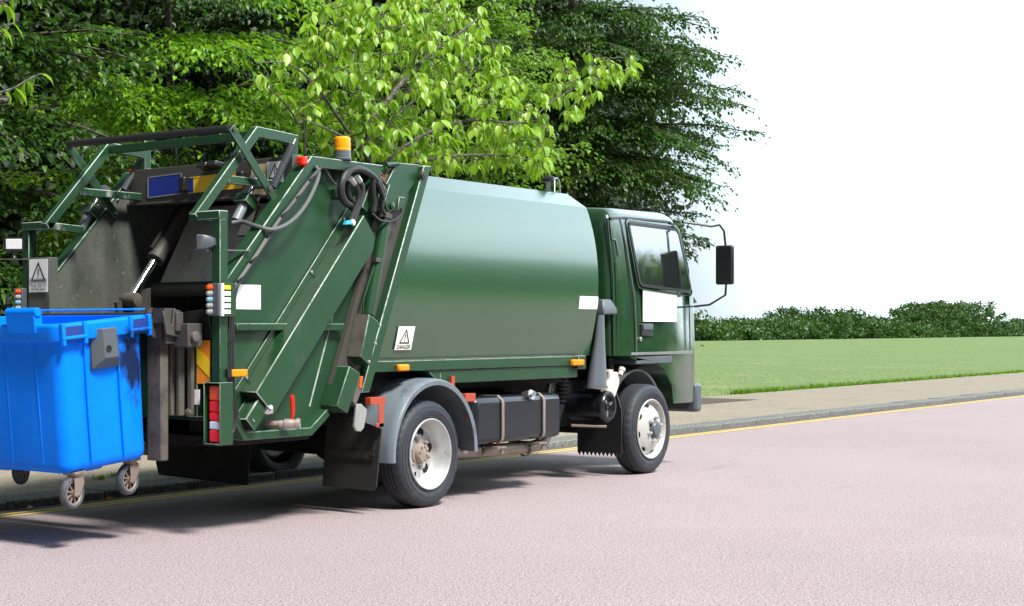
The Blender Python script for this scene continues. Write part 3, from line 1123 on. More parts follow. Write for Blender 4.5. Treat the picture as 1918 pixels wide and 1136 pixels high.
# tail ram at the joint
ra, rb_ = at(722, 405, Y=.0), at(690, 590, Y=.0)
ram = part('tail_ram', MB().tube([ra, rb_], .042, 16), M_GREEN)
MB().tube([ra + (ra - rb_) * .02, ra - (ra - rb_) * .03], .049, 16).build('ram_collar', M_GRIME, ram)
MB().tube([ra, ra + (ra - rb_).normalized() * .14], .020, 12).build('ram_rod', M_STEEL, ram)
pp = [ra + Vector((-.055, -.01, -.18)), rb_ + Vector((-.055, -.01, .14)), rb_ + Vector((-.075, -.012, .07)), rb_ + Vector((-.075, -.012, .0))]
MB().tube(pp, .008, 6, 3).build('ram_pipe', M_GREEN, ram)
MB().obox(ra.lerp(rb_, .45) + Vector((-.04, -.02, 0)), (.03, 0, 0), (0, .02, 0), (0, 0, .015)).build('pipe_clamp', M_GRIME, ram)
rc = [at(*p, Y=-.07) for p in ((692, 589), (711, 604), (694, 686), (676, 668))]
rcv = part('ram_guard', MB().prism([(p.x, p.z) for p in rc], -.07, .06), M_GREEN, .006, 2)
gd = MB()
a1, a2 = rc[0], rc[3]
gd.slab([Vector((a1.x, -.06, a1.z)), Vector((a2.x, -.06, a2.z)), Vector((a2.x, .05, a2.z)), Vector((a1.x, .05, a1.z))], (-1, 0, .3), .003)
gd.build('guard_face', M_RUSTG, rcv)
bo = MB()
for q in ((711, 610), (702, 644), (690, 678)):
    bo.cut().lathe(at(*q, Y=-.07), (0, -1, 0), [(0, .012), (.01, .011), (.013, .001)], 8)
bo.each('bolt', M_GALV, rcv)
lb = [at(*p, Y=-.05) for p in ((655, 686), (676, 700), (661, 745), (652, 775), (631, 761))]
part('lower_gusset', MB().prism([(p.x, p.z) for p in lb], -.05, .10), M_GREEN, .006, 2)
lt = [at(*p, Y=-.03) for p in ((668, 757), (676, 757), (687, 768), (681, 802), (675, 809), (667, 808), (663, 799))]
part('tail_latch', MB().prism([(p.x, p.z) for p in lt], -.035, -.015), M_GALV, .004)
lk = [at(*p, Y=-.02) for p in ((672, 705), (679, 705), (674, 735), (664, 762), (659, 752))]
part('latch_hook', MB().prism([(p.x, p.z) for p in lk], -.03, .03), M_RUSTG, .004)
part('reflector_strip', MB().obox(at(676, 716, Y=-.034), (.012, 0, 0), (0, .003, 0), (.006, 0, .04)), M_LORD)
# pivot of the tail ram
pv = [at(*p, Y=-.04) for p in ((730, 345), (743, 362), (740, 384), (733, 398), (725, 394), (722, 374))]
pvo = part('pivot_plate', MB().prism([(p.x, p.z) for p in pv], -.04, -.022).prism([(p.x, p.z) for p in pv], .03, .048), M_GREEN, .004, True)
MB().lathe(at(733, 386, Y=-.042), (0, -1, 0), [(0, .025), (.015, .025), (.018, .018), (.02, .001)], 14).build('pin', M_GREEN, pvo)
part('pivot_lug', MB().obox(at(750, 381, Y=-.02), (.035, 0, .0), (0, .01, 0), (.01, 0, .045)), M_GREEN, .004, True)

# hoses, cables ----------------------------------------------
hs = MB()
hs.cut().tube(ats([(718, 368), (714, 354), (706, 339), (689, 324), (670, 317), (653, 322), (642, 339), (639, 360), (646, 378), (659, 388), (668, 395)], Y=-.02), .026, 10, 5)
hs.cut().tube(ats([(655, 330), (650, 345), (652, 365), (662, 382)], Y=.0), .022, 8, 4)
hs.cut().tube(ats([(659, 339), (669, 352), (672, 371), (664, 396), (654, 417)], Y=-.05), .018, 8, 4)
hs.cut().tube(ats([(670, 335), (679, 352), (676, 375), (668, 398), (660, 418)], Y=-.06), .018, 8, 4)
hs.cut().tube(ats([(700, 335), (699, 358), (701, 380), (699, 398)], Y=-.02), .022, 8, 4)
hs.cut().tube(ats([(712, 352), (718, 372), (716, 392), (722, 402)], Y=-.04), .014, 8, 4)
hs.cut().tube(ats([(706, 341), (712, 353), (718, 370)], Y=-.045), .016, 8, 4)
hose = hs.each('hydraulic_hose', M_HOSE, T)[0]
MB().tube(ats([(656, 335), (664, 345)], Y=-.05), .022, 10).cut().tube(ats([(668, 331), (674, 341)], Y=-.06), .022, 10).each('hose_fitting', M_STEEL, hose)
part('looped_hose', MB().tube(ats([(697, 400), (712, 413), (733, 415), (750, 403), (752, 390)], Y=-.05), .009, 7, 5), M_HOSE)
part('looped_hose', MB().tube(ats([(710, 335), (722, 345), (724, 355), (714, 366)], Y=-.03), .008, 6, 4), M_HOSE)
part('hose_tag', MB().obox(at(651, 417, Y=-.075), (.030, 0, .003), (0, .012, 0), (.006, 0, .014)), M_TURQ)
part('hose_tag', MB().obox(at(661, 417, Y=-.075), (.012, 0, -.008), (0, .012, 0), (.006, 0, .014)), M_WHITE)
cs = MB()
for k, off in enumerate((-.022, 0, .022)):
    pts = ats([(597, 318), (578, 340), (550, 378), (522, 413), (485, 470), (462, 504), (442, 535), (434, 565), (432, 600), (431, 650), (431, 700), (434, 745), (439, 780), (433, 808), (426, 822)], Y=.005)
    cs.cut().tube([p + Vector((off * .75, -.004 * k, off * .5)) for p in pts], .0105, 7, 3)
cab_ = cs.each('cable', M_HOSE, T)[0]
ti = MB()
for q in ((584, 333), (560, 366), (532, 400), (505, 438), (474, 486), (450, 522), (432, 588), (432, 637), (432, 690)):
    c = at(*q, Y=-.005)
    ti.cut().obox(c, (.030, 0, .018), (0, .015, 0), (.002, 0, .0035))
ti.each('cable_tie', M_HOSE, cab_)
part('ram_hose', MB().tube([at(434, 418, Y=.26), at(455, 416, Y=.2), at(480, 424, Y=.06), at(512, 430, Y=-.03), at(545, 415, Y=-.03), at(572, 385, Y=-.02), at(592, 345, Y=-.01), at(597, 322, Y=0), at(590, 312, Y=.02)], .014, 8, 6), M_CABLE)
part('beacon_wire', MB().tube(ats([(598, 312), (610, 318), (620, 335), (630, 346), (641, 345), (646, 335)], Y=.05), .006, 6, 5), M_CABLE)

# beacon
bc = at(641, 298, Y=.06)
bs = part('beacon_base', MB().lathe(bc, (0, 0, 1), [(-.015, .03), (-.01, .066), (0, .068), (.005, .063), (.055, .058), (.058, .05)], 24, True), M_GREYP)
MB().lathe(bc + Vector((0, 0, .056)), (0, 0, 1), [(0, .058), (.012, .060), (.02, .057), (.03, .060), (.045, .057), (.055, .059), (.07, .056), (.08, .058), (.09, .055), (.097, .048), (.10, .001)], 28).build('beacon_lens', M_BEAC, bs)
MB().tube([bc + Vector((0, 0, -.015)), bc + Vector((0, 0, -.17))], .014, 10).lathe(bc + Vector((0, 0, -.05)), (0, 0, 1), [(-.02, .02), (-.02, .032), (.02, .036), (.035, .03)], 14, True).build('beacon_stem', M_BLACK, bs)
br = at(642, 372, Y=.07)
part('beacon_bracket', MB().box((br.x - .10, .06, br.z), (br.x + .06, .10, br.z + .06)), M_GREEN, .003)

# stickers / lamps on the tail side
a, b = at(442, 533, Y=.098), at(488, 580, Y=.098)
part('sticker', MB().box((a.x, .096, b.z), (b.x, .099, a.z)), M_WHITE)
mk = part('side_marker_light', MB().box((-2.235, -.045, 1.03), (-2.09, -.012, 1.077)), M_LAMB, .007)
MB().box((-2.275, -.04, 1.028), (-2.237, .0, 1.08)).build('marker_bracket', M_BLACK, mk)
q = at(568, 302, Y=.02)
part('red_marker_light', MB().box((q.x - .03, .0, q.z - .03), (q.x + .03, .06, q.z + .03)), M_LRED, .012)
q = at(253, 325, Y=1.78)
part('red_marker_light', MB().box((q.x - .03, 1.76, q.z - .03), (q.x + .03, 1.82, q.z + .03)), M_LRED, .012)

# valve
v0 = at(509, 795, Y=.07)
va = Vector((.55, -.83, .02)).normalized()
vp = part('drain_valve', MB().lathe(v0 + va * .05, va, [(0, .001), (0, .026), (.03, .026), (.035, .034), (.06, .036), (.085, .034), (.09, .030), (.115, .030), (.115, .036), (.14, .036), (.14, .022), (.10, .020), (.10, .001)], 20), M_BRASS)
MB().lathe(v0, va, [(-.05, .022), (.05, .022)], 14).build('drain_pipe', M_HUB, vp)
lv = v0 + va * .13 + Vector((0, -.005, .03))
lvl = MB().tube([lv, lv + Vector((.0, -.01, .05)), lv + Vector((-.012, -.012, .16))], [.008, .013, .015], 8)
lvl.build('valve_lever', M_LRED, vp)

# hopper rear frame: posts, arms, lifting frames ------------------
for side in (0, 1):
    Y = (lambda y: y) if side == 0 else (lambda y: 2 * YC - y)

    def ybox(x0, y0, z0, x1, y1, z1):
        a, b = sorted((Y(y0), Y(y1)))
        return (x0, a, z0), (x1, b, z1)
    pst = part('corner_post', MB().box(*ybox(-2.322, -.018, .99, -2.247, .057, 2.03)), M_GREEN, .005, 2)
    MB().box(*ybox(-2.33, -.020, 2.0305, -2.245, .25, 2.085)).build('post_arm', M_GREEN, pst, .005, True)
    yf = .2 if side == 0 else 1.635
    frm = part('lifting_frame', MB().path([xz(-2.33, yf, 2.045), xz(-1.745, yf, 2.652), xz(-1.365, yf, 2.635), xz(-1.365, yf, 2.25)], .066, .06), M_GREEN, .005, True)
    MB().beam(xz(-2.03, yf, 2.312), xz(-1.40, yf, 2.312), .05, .052).build('frame_rail', M_GREEN if side == 0 else M_CHIP, frm, .004, True)
    if side == 1:
        MB().beam(xz(-2.33, yf, 2.055), xz(-2.0, yf, 2.04), .06, .05).build('frame_foot', M_CHIP, frm, .004, True)
    else:
        MB().beam(xz(-2.33, yf, 2.055), xz(-2.16, yf, 2.05), .06, .05).build('frame_foot', M_GREEN, frm, .004)
    ya = .125 if side == 0 else 1.70
    arm = part('roller_arm', MB().beam(xz(-2.065, ya, 2.645), xz(-1.60, ya, 2.165), .022, .062, (.7, 0, .7)), M_GREEN, .005, 2)
    MB().lathe(xz(-1.70, ya - .012, 2.27), (0, -1, 0), [(0, .02), (.012, .02), (.014, .001)], 10).cut().lathe(xz(-1.62, ya - .012, 2.185), (0, -1, 0), [(0, .014), (.01, .014), (.012, .001)], 8).cut().lathe(xz(-2.05, ya - .012, 2.63), (0, -1, 0), [(0, .018), (.01, .018), (.012, .001)], 8).each('bolt', M_GRIME, arm)
    # tilt ram
    yr = .27 if side == 0 else 1.80
    A, B = xz(-1.66, yr, 2.335), xz(-1.86, yr, 2.055)
    trm = part('tilt_ram', MB().tube([A.lerp(B, .45), B], .034, 14), M_RAMP)
    MB().tube([A, A.lerp(B, .5)], .019, 12).build('ram_rod', M_CHROME, trm)
    MB().lathe(A + Vector((0, -.045, 0)), (0, 1, 0), [(0, .001), (0, .058), (.05, .058), (.05, .001)], 20).lathe(A + Vector((0, -.055, 0)), (0, 1, 0), [(0, .001), (0, .02), (.02, .02)], 12).build('ram_eye', M_STEEL, trm)
    MB().obox(A.lerp(B, .52), (A - B).normalized() * .035, (0, .06, 0), (.045, 0, -.03)).build('ram_clamp', M_GREEN, trm, .004, True)
    MB().beam(A.lerp(B, .35) + Vector((.06, 0, 0)), B + Vector((.06, 0, -.1)), .09, .02, (1, 0, -.7)).build('ram_shield', M_GRIME, trm)
    # spring
    sp0, sp1 = (at(548, 272, Y=.12), at(511, 352, Y=.14)) if side == 0 else (at(264, 299, Y=1.70), at(231, 357, Y=1.72))
    spg = part('coil_spring', MB().spring(sp0, sp1, .022, 24, .0055), M_GREYP)
    MB().tube([sp0 + (sp0 - sp1).normalized() * .05, sp0], .007, 6).cut().tube([sp1, sp1 + (sp1 - sp0).normalized() * .09], .006, 6).each('spring_hook', M_GALV, spg)
    part('spring_bolt', MB().tube([xz(-1.37, yf - .06, 2.52), xz(-1.37, yf + .10, 2.53)], .007, 6), M_GALV)
part('cross_tube', MB().beam(xz(-1.74, .23, 2.63), xz(-1.74, 1.60, 2.63), .05, .055), M_GREEN, .004)
rol = part('roller', MB().tube([xz(-2.062, .14, 2.636), xz(-2.07, 1.69, 2.65)], .026, 16), M_HOSE)

# header above the hopper -----------------------------------------
HX = -1.43
hd = part('header_panel', MB().box((HX, .14, 2.265), (HX + .06, 1.74, 2.515)).box((HX - .03, .14, 2.245), (HX + .06, 1.74, 2.264)), M_GRIME, .005)
part('roof_plate', MB().box((HX + .062, .142, 2.44), (-.42, 1.738, 2.485)), M_GREEN)


def plate(px, x, m, name, parent, t=.004, rim=None):
    pts = ats(px, X=x)
    o = MB().slab(pts, (-1, 0, 0), t).build(name, m, parent)
    if rim:
        q = MB()
        for i in range(4):
            q.beam(pts[i] + Vector((-t, 0, 0)), pts[(i + 1) % 4] + Vector((-t, 0, 0)), .007, .004, (-1, 0, 0))
        q.build('plate_rim', rim, o)
    return o


plate([(278, 333), (340, 325), (340, 363), (278, 371)], HX - .002, M_BLUEPL, 'blue_plate', hd, rim=M_GALV)
plate([(353, 334), (455, 322), (455, 352), (353, 362)], HX - .002, M_YELPL, 'yellow_plate', hd, rim=M_YELPL)
plate([(354, 334), (362, 333), (362, 361), (354, 362)], HX - .0065, M_BLUEPL, 'plate_end_strip', hd, t=.002)


def rear_sign(px0, py0, px1, py1, x, *a, **k):
    """warning sign on a rearward face: reading direction runs towards the near side"""
    p = at(px0, py1, X=x)
    q_ = at(px1, py1, X=x)
    tp = at(px0, py0, X=x)
    return warning_sign(hd, p, (0, -1, 0), (0, 0, 1), p.y - q_.y, tp.z - p.z, *a, **k)


rear_sign(471, 309, 498.5, 369, HX - .002, M_SIGNO, [], M_INK, M_ORSIGN)
rear_sign(500, 304, 531, 367, HX - .002, M_SIGN, [('Keep clear of', .20, .026, M_INK), ('moving parts', .10, .026, M_INK)], M_INK, M_SIGN)
nl = MB()
for (a, b) in ((385, 312), (404, 309)):
    c = at(a, b, X=HX - .05)
    nl.cut().obox(c, (.05, 0, -.01), (0, .045, 0), (.01, 0, .02))
nl.each('plate_lamp', M_BLACK, T, .008)
for a, b in ((345, 346), (453, 330), (425, 330)):
    c = at(a, b, X=HX - .03)
    s = 1.0 if a == 345 else .6
    part('plate_lamp', MB().obox(c, (.035, 0, 0), (0, .032, 0), (0, 0, .055 * s)), M_BLACK, .012)

# hopper inside -----------------------------------------------------
bt = [at(352, 395, Y=1.70), at(290, 535, Y=1.70)]
bl = MB()
bl.slab([Vector((bt[0].x, .16, bt[0].z)), Vector((bt[0].x, 1.66, bt[0].z)), Vector((bt[1].x, 1.66, bt[1].z)), Vector((bt[1].x, .16, bt[1].z))], (.8, 0, .5), .05)
blade = part('packer_blade', bl, M_BLADE, .006)
MB().tube([(bt[1].x - .02, .16, bt[1].z - .035), (bt[1].x - .02, 1.68, bt[1].z - .035)], .055, 16).build('blade_tube', M_GRIME, blade)
rbm = MB()
for yy in (.55, .95):
    rbm.cut().slab([Vector((bt[0].x - .006, yy, bt[0].z)), Vector((bt[0].x - .006, yy + .012, bt[0].z)), Vector((bt[1].x - .006, yy + .012, bt[1].z)), Vector((bt[1].x - .006, yy, bt[1].z))], (-.8, 0, -.5), .004)
rbm.each('blade_seam', M_GRIME, blade)
part('hopper_ceiling', MB().slab([(HX + .07, .142, 2.43), (HX + .07, 1.738, 2.43), (-.30, 1.738, 2.3), (-.30, .142, 2.3)], (0, 0, 1), .03), M_UNDER)
part('hopper_back', MB().slab([(-.55, .142, 2.43), (-.55, 1.738, 2.43), (-.95, 1.738, .9), (-.95, .142, .9)], (1, 0, 0), .03), M_UNDER)
fl_ = MB().slab([(-.95, .142, 1.0), (-.95, 1.738, 1.0), (-1.5, 1.738, .80), (-1.5, .142, .80)], (0, 0, -1), .03)
fl_.slab([(-1.5, .142, .80), (-1.5, 1.738, .80), (-2.24, 1.738, 1.30), (-2.24, .142, 1.30)], (0, 0, -1), .03)
part('hopper_floor', fl_, M_HOPPER)
for yy in (1.44, .42):
    A, B = Vector((at(345, 400, Y=yy).x, yy, at(345, 400, Y=yy).z)), at(243, 562, Y=yy)
    if yy < 1:
        off = at(345, 400, Y=1.44) - A
        A, B = Vector((at(345, 400, Y=1.44).x, yy, at(345, 400, Y=1.44).z)), Vector((at(243, 562, Y=1.44).x, yy, at(243, 562, Y=1.44).z))
    pr_ = part('packer_ram', MB().tube([A, A.lerp(B, .52)], .058, 18).tube([A.lerp(B, .48), A.lerp(B, .545)], .066, 18), M_GRIME)
    MB().tube([A.lerp(B, .5), B], .028, 14).build('ram_rod', M_CHROME, pr_)
    MB().lathe(B + Vector((0, -.09, 0)), (0, 1, 0), [(0, .001), (0, .022), (.006, .045), (.03, .052), (.14, .052), (.16, .04), (.16, .001)], 20).build('ram_eye', M_RUSTG, pr_)
    MB().tube([A + Vector((-.09, 0, .02)), A.lerp(B, .45) + Vector((-.09, 0, .02))], .014, 8).build('ram_pipe', M_UNDER, pr_)
    MB().slab([B + Vector((-.10, .03, -.02)), B + Vector((.24, .03, .09)), B + Vector((.24, .03, -.20)), B + Vector((-.05, .03, -.25))], (0, 1, 0), .03).build('blade_arm', M_GRIME, pr_)

# rear wall of the hopper and the bin lift
sill = part('hopper_sill', MB().box((-2.244, .142, .745), (-2.215, 1.738, 1.29)).prism([(-2.24, 1.29), (-2.30, 1.30), (-2.30, 1.33), (-2.20, 1.35)], .142, 1.738), M_GREEN, .004)
dp = [at(*p, X=-2.30) for p in ((334, 587), (388, 580), (396, 635), (352, 635))]
part('sill_plate', MB().slab(dp, (1, 0, .3), .012), M_UNDER)
for side in (0, 1):
    Y = (lambda y: y) if side == 0 else (lambda y: 2 * YC - y)

    def ybox(x0, y0, z0, x1, y1, z1):
        a, b = sorted((Y(y0), Y(y1)))
        return (x0, a, z0), (x1, b, z1)
    col = part('lift_column', MB().box(*ybox(-2.56, .27, .50, -2.49, .395, 1.40)), M_RUSTG, .008)
    MB().box(*ybox(-2.575, .21, 1.24, -2.43, .235, 1.40)).box(*ybox(-2.49, .10, 1.22, -2.36, .23, 1.37)).build('column_block', M_GRIME, col, .006)
    MB().lathe(Vector((-2.44, Y(.10) + (0 if side == 0 else .0), 1.285)), (0, -1, 0), [(0, .034), (.025, .034), (.03, .028), (.032, .001)], 16).build('pivot_pin', M_RUSTG, col)
    gdr = MB().box(*ybox(-2.42, .245, .78, -2.37, .275, 1.30)).box(*ybox(-2.35, .205, .78, -2.32, .245, 1.30)).box(*ybox(-2.44, .30, .78, -2.37, .35, 1.30))
    gr_ = part('lift_slide', gdr, M_RUSTG if side == 0 else M_GRIME, .006)
    MB().box(*ybox(-2.309, .195, .77, -2.245, .28, 1.285)).build('slide_plate', M_GREEN, gr_, .005, True)
    bo = MB()
    for z in (.80, 1.235):
        bo.cut().lathe(Vector((-2.352, Y(.225), z)), (-1, 0, 0), [(0, .025), (.018, .025), (.02, .018), (.022, .001)], 8)
    bo.each('bolt', M_RUSTG, gr_)
comb = MB()
for y in (.18, .30, 1.46, 1.58, 1.70):
    comb.prism([(-2.60, 1.30), (-2.47, 1.28), (-2.47, 1.45), (-2.53, 1.46), (-2.545, 1.36), (-2.60, 1.40), (-2.615, 1.45), (-2.63, 1.44)], y, y + .016)
comb.box((-2.53, .16, 1.32), (-2.47, 1.72, 1.44))
cm = part('lift_comb', comb, M_GRIME, .004)
kk = at(303, 612, X=-2.56)
part('comb_guide', MB().slab([(-2.60, .36, 1.47), (-2.60, .30, 1.47), (-2.48, .28, 1.36), (-2.48, .28, 1.27), (-2.60, .30, 1.28), (-2.60, .40, 1.35)], (0, -1, .1), .012).box((-2.60, .20, 1.37), (-2.50, .30, 1.465)), M_GRIME, .005)
part('lift_crossbar', MB().box((-2.55, .386, .53), (-2.46, 1.49, .60)), M_GRIME, .005)
db = MB()
for k in range(40):
    c = at(rr.uniform(325, 350), rr.uniform(612, 645), X=-2.36)
    db.obox(c, (rr.uniform(.004, .014), rr.uniform(-.01, .01), 0), (0, rr.uniform(.004, .012), .004), (0, .003, rr.uniform(.004, .012)))
part('caught_rubbish', db, M_DEBRIS)
ch = MB()
for k in range(6):
    c = at(276, 790 + 8.5 * k, X=-2.5)
    ax = (0, 1, 0) if k % 2 else (1, 0, 0)
    d, s, u = basis(Vector(ax))
    ch.tube([c + s * (.010 * math.cos(a)) + u * (.019 * math.sin(a)) for a in (i * math.pi / 5 for i in range(11))], .0045, 5, cap=False)
part('chain', ch, M_GRIME)

# tail lamps, reflectors, controls, work lamps --------------------------
for side in (0, 1):
    Y = (lambda y: y) if side == 0 else (lambda y: 2 * YC - y)

    def ybox(x0, y0, z0, x1, y1, z1):
        a, b = sorted((Y(y0), Y(y1)))
        return (x0, a, z0), (x1, b, z1)
    q = MB().box(*ybox(-2.365, -.058, .604, -2.243, -.050, .998)).box(*ybox(-2.365, .080, .604, -2.243, .088, .998)).box(*ybox(-2.365, -.049, .990, -2.243, .079, .998)).box(*ybox(-2.365, -.049, .604, -2.243, .079, .612)).box(*ybox(-2.255, -.049, .613, -2.245, .079, .989))
    lamp = part('tail_light', q, M_GREEN, .003, 2)
    z = .978
    for nm, h, m in (('indicator_lens', .098, M_LORD), ('brake_lens', .072, M_LRED), ('tail_lens', .055, M_LRED), ('reversing_lens', .055, M_LCLR), ('fog_lens', .082, M_LRED)):
        MB().box(*ybox(-2.352, -.045, z - h + .002, -2.257, .052, z)).build(nm, m, lamp, .010)
        z -= h
    # reflective stripe board
    sb = part('reflector_board', MB().box(*ybox(-2.31 if side == 0 else -2.31, .088 - .005, .985, -2.3095 + .004, .195, 1.262)), M_ORANGE)
    x = -2.3115
    yl, yr = Y(.195), Y(.083)
    MB().slab([(x, yl, 1.262 - .04), (x, yr, 1.262 - .125), (x, yr, 1.262 - .235), (x, yl, 1.262 - .15)], (-1, 0, 0), .0015).build('yellow_stripe', M_YEL, sb)
    wp = part('white_reflector', MB().box(*ybox(-2.316, .168, .850, -2.308, .240, .947)), M_WHITE)
    MB().box(*ybox(-2.3125, .163, .845, -2.3065, .245, .952)).build('reflector_frame', M_BLACK, wp)
    # control box
    cb = part('control_box', MB().box(*ybox(-2.372, -.05, 1.416, -2.325, .045, 1.622)), M_GREYP, .006)
    MB().box(*ybox(-2.355, -.064, 1.416, -2.335, -.051, 1.622)).build('white_edge', M_WHITE, cb)
    MB().box(*ybox(-2.333, -.062, 1.412, -2.225, -.054, 1.626)).build('label_plate', M_GREEN, cb, .003)
    for k in range(5):
        zz = 1.597 - k * .0385
        MB().box(*ybox(-2.334, -.0655, zz - .013, -2.275, -.0625, zz + .013)).build('label_strip', M_YEL if k == 0 else M_WHITE, cb)
        MB().lathe(Vector((-2.372, Y(.015), zz)), (-1, 0, 0), [(0, .018), (.018, .018), (.018, .014), (.030, .014), (.034, .010), (.035, .001)], 14).build('push_button', (M_LORD, M_BTNG, M_BTNB, M_BTNG, M_BTNG)[k], cb)
    # work lamp
    if side == 0:
        c, aim = at(383, 455, X=-2.36), Vector((-.35, .93, -.05))
        p0_, p1_ = at(366, 468, X=-2.37), at(468, 470, Y=-.0)
    else:
        c, aim = at(27, 458, X=-2.40), Vector((-.75, -.65, 0))
        p0_, p1_ = at(-8, 486, X=-2.37), at(52, 486, X=-2.33)
    d, s, u = basis(aim)
    wl = MB()
    R = []
    for h, w_, hh in ((-.075, .025, .02), (-.06, .04, .03), (-.03, .066, .044), (.0, .073, .05), (.022, .073, .05)):
        R.append([c + d * h + s * (w_ * a) + u * (hh * b) for a, b in ((-1, -.8), (-.9, -1), (.9, -1), (1, -.8), (1, .8), (.9, 1), (-.9, 1), (-1, .8))])
    wl.loft(R)
    wo = part('work_lamp', wl, M_GREYP if side == 0 else M_BLACK)
    MB().obox(c + d * .023, d * .004, s * .056, u * .036).build('lamp_glass', M_LAMPF, wo, .004)
    MB().beam(p0_, p1_, .035, .008).tube([c - u * .02 - d * .03, c - u * .05 - d * .02, (c.x - .0, c.y, p0_.z)], .009, 6).build('lamp_bracket', M_STEEL, wo)
# sign on the far corner
p = at(55, 548, X=-2.335)
wsgn = warning_sign(hd, (-2.335, p.y, p.z), (0, -1, 0), (0, 0, 1), .198, .232, M_SIGN, [('DANGER', .34, .046, M_INKG), ('Keep clear of', .22, .030, M_INKG), ('moving parts', .11, .030, M_INKG)], M_INK)
part('corner_plate', MB().box((-2.325, 1.60, 1.30), (-2.247, 1.822, 1.835)), M_HOPPER, .004)

# running gear ----------------------------------------------------------
und = MB().box((-1.9, .55, .62), (4.4, .66, .86)).box((-1.9, 1.22, .62), (4.4, 1.33, .86)).box((-.9, .30, .86), (2.4, 1.58, 1.05)).box((-1.95, .35, .55), (-1.0, 1.53, .62))
for x in (-1.2, .5, 1.6, 2.6):
    und.box((x, .66, .64), (x + .1, 1.22, .82))
part('chassis', und, M_UNDER, .005)
part('axle', MB().tube([(0, .2, .41), (0, .80, .41), (0, .84, .46), (0, 1.04, .46), (0, 1.08, .41), (0, 1.68, .41)], [.06, .07, .16, .16, .07, .06], 14).tube([(.1, .94, .48), (2.8, .94, .62)], .05, 10), M_UNDER)
part('axle', MB().tube([(3.51, .15, .40), (3.51, 1.73, .40)], .06, 12), M_UNDER)
part('gearbox', MB().box((2.6, .68, .42), (4.2, 1.2, .95)), M_UNDER, .05)


def ring_tyre(mb, R0, n=108):
    prof = [(.030, R0 * .655), (.010, R0 * .69), (.002, R0 * .76), (.000, R0 * .84), (.008, R0 * .915), (.018, R0 * .955), (.030, R0 * .982), (.046, R0 * .996), (.072, R0), (.075, R0 - .010), (.083, R0 - .010), (.086, R0), (.106, R0), (.109, R0 - .010), (.117, R0 - .010), (.120, R0), (.142, R0), (.145, R0 - .01), (.153, R0 - .01), (.156, R0), (.182, R0 * .996), (.20, R0 * .97), (.222, R0 * .86), (.222, R0 * .76), (.20, R0 * .655)]
    rings = []
    for i, (y, r) in enumerate(prof):
        ring = []
        for k in range(n):
            a = 2 * math.pi * k / n
            r2 = r - (.009 if (i in (6, 7) and k % 3 == 0) else 0)
            ring.append((math.cos(a) * r2, y, math.sin(a) * r2))
        rings.append(ring)
    mb.loft(rings, cap=False)
    # raised rings on the sidewall
    for rr_ in (.70, .80, .885):
        mb.lathe((0, .0045 if rr_ != .80 else .0, 0), (0, -1, 0), [(-.004, R0 * rr_ - .004), (.002, R0 * rr_ - .002), (.002, R0 * rr_ + .002), (-.004, R0 * rr_ + .004)], 64)
    return mb


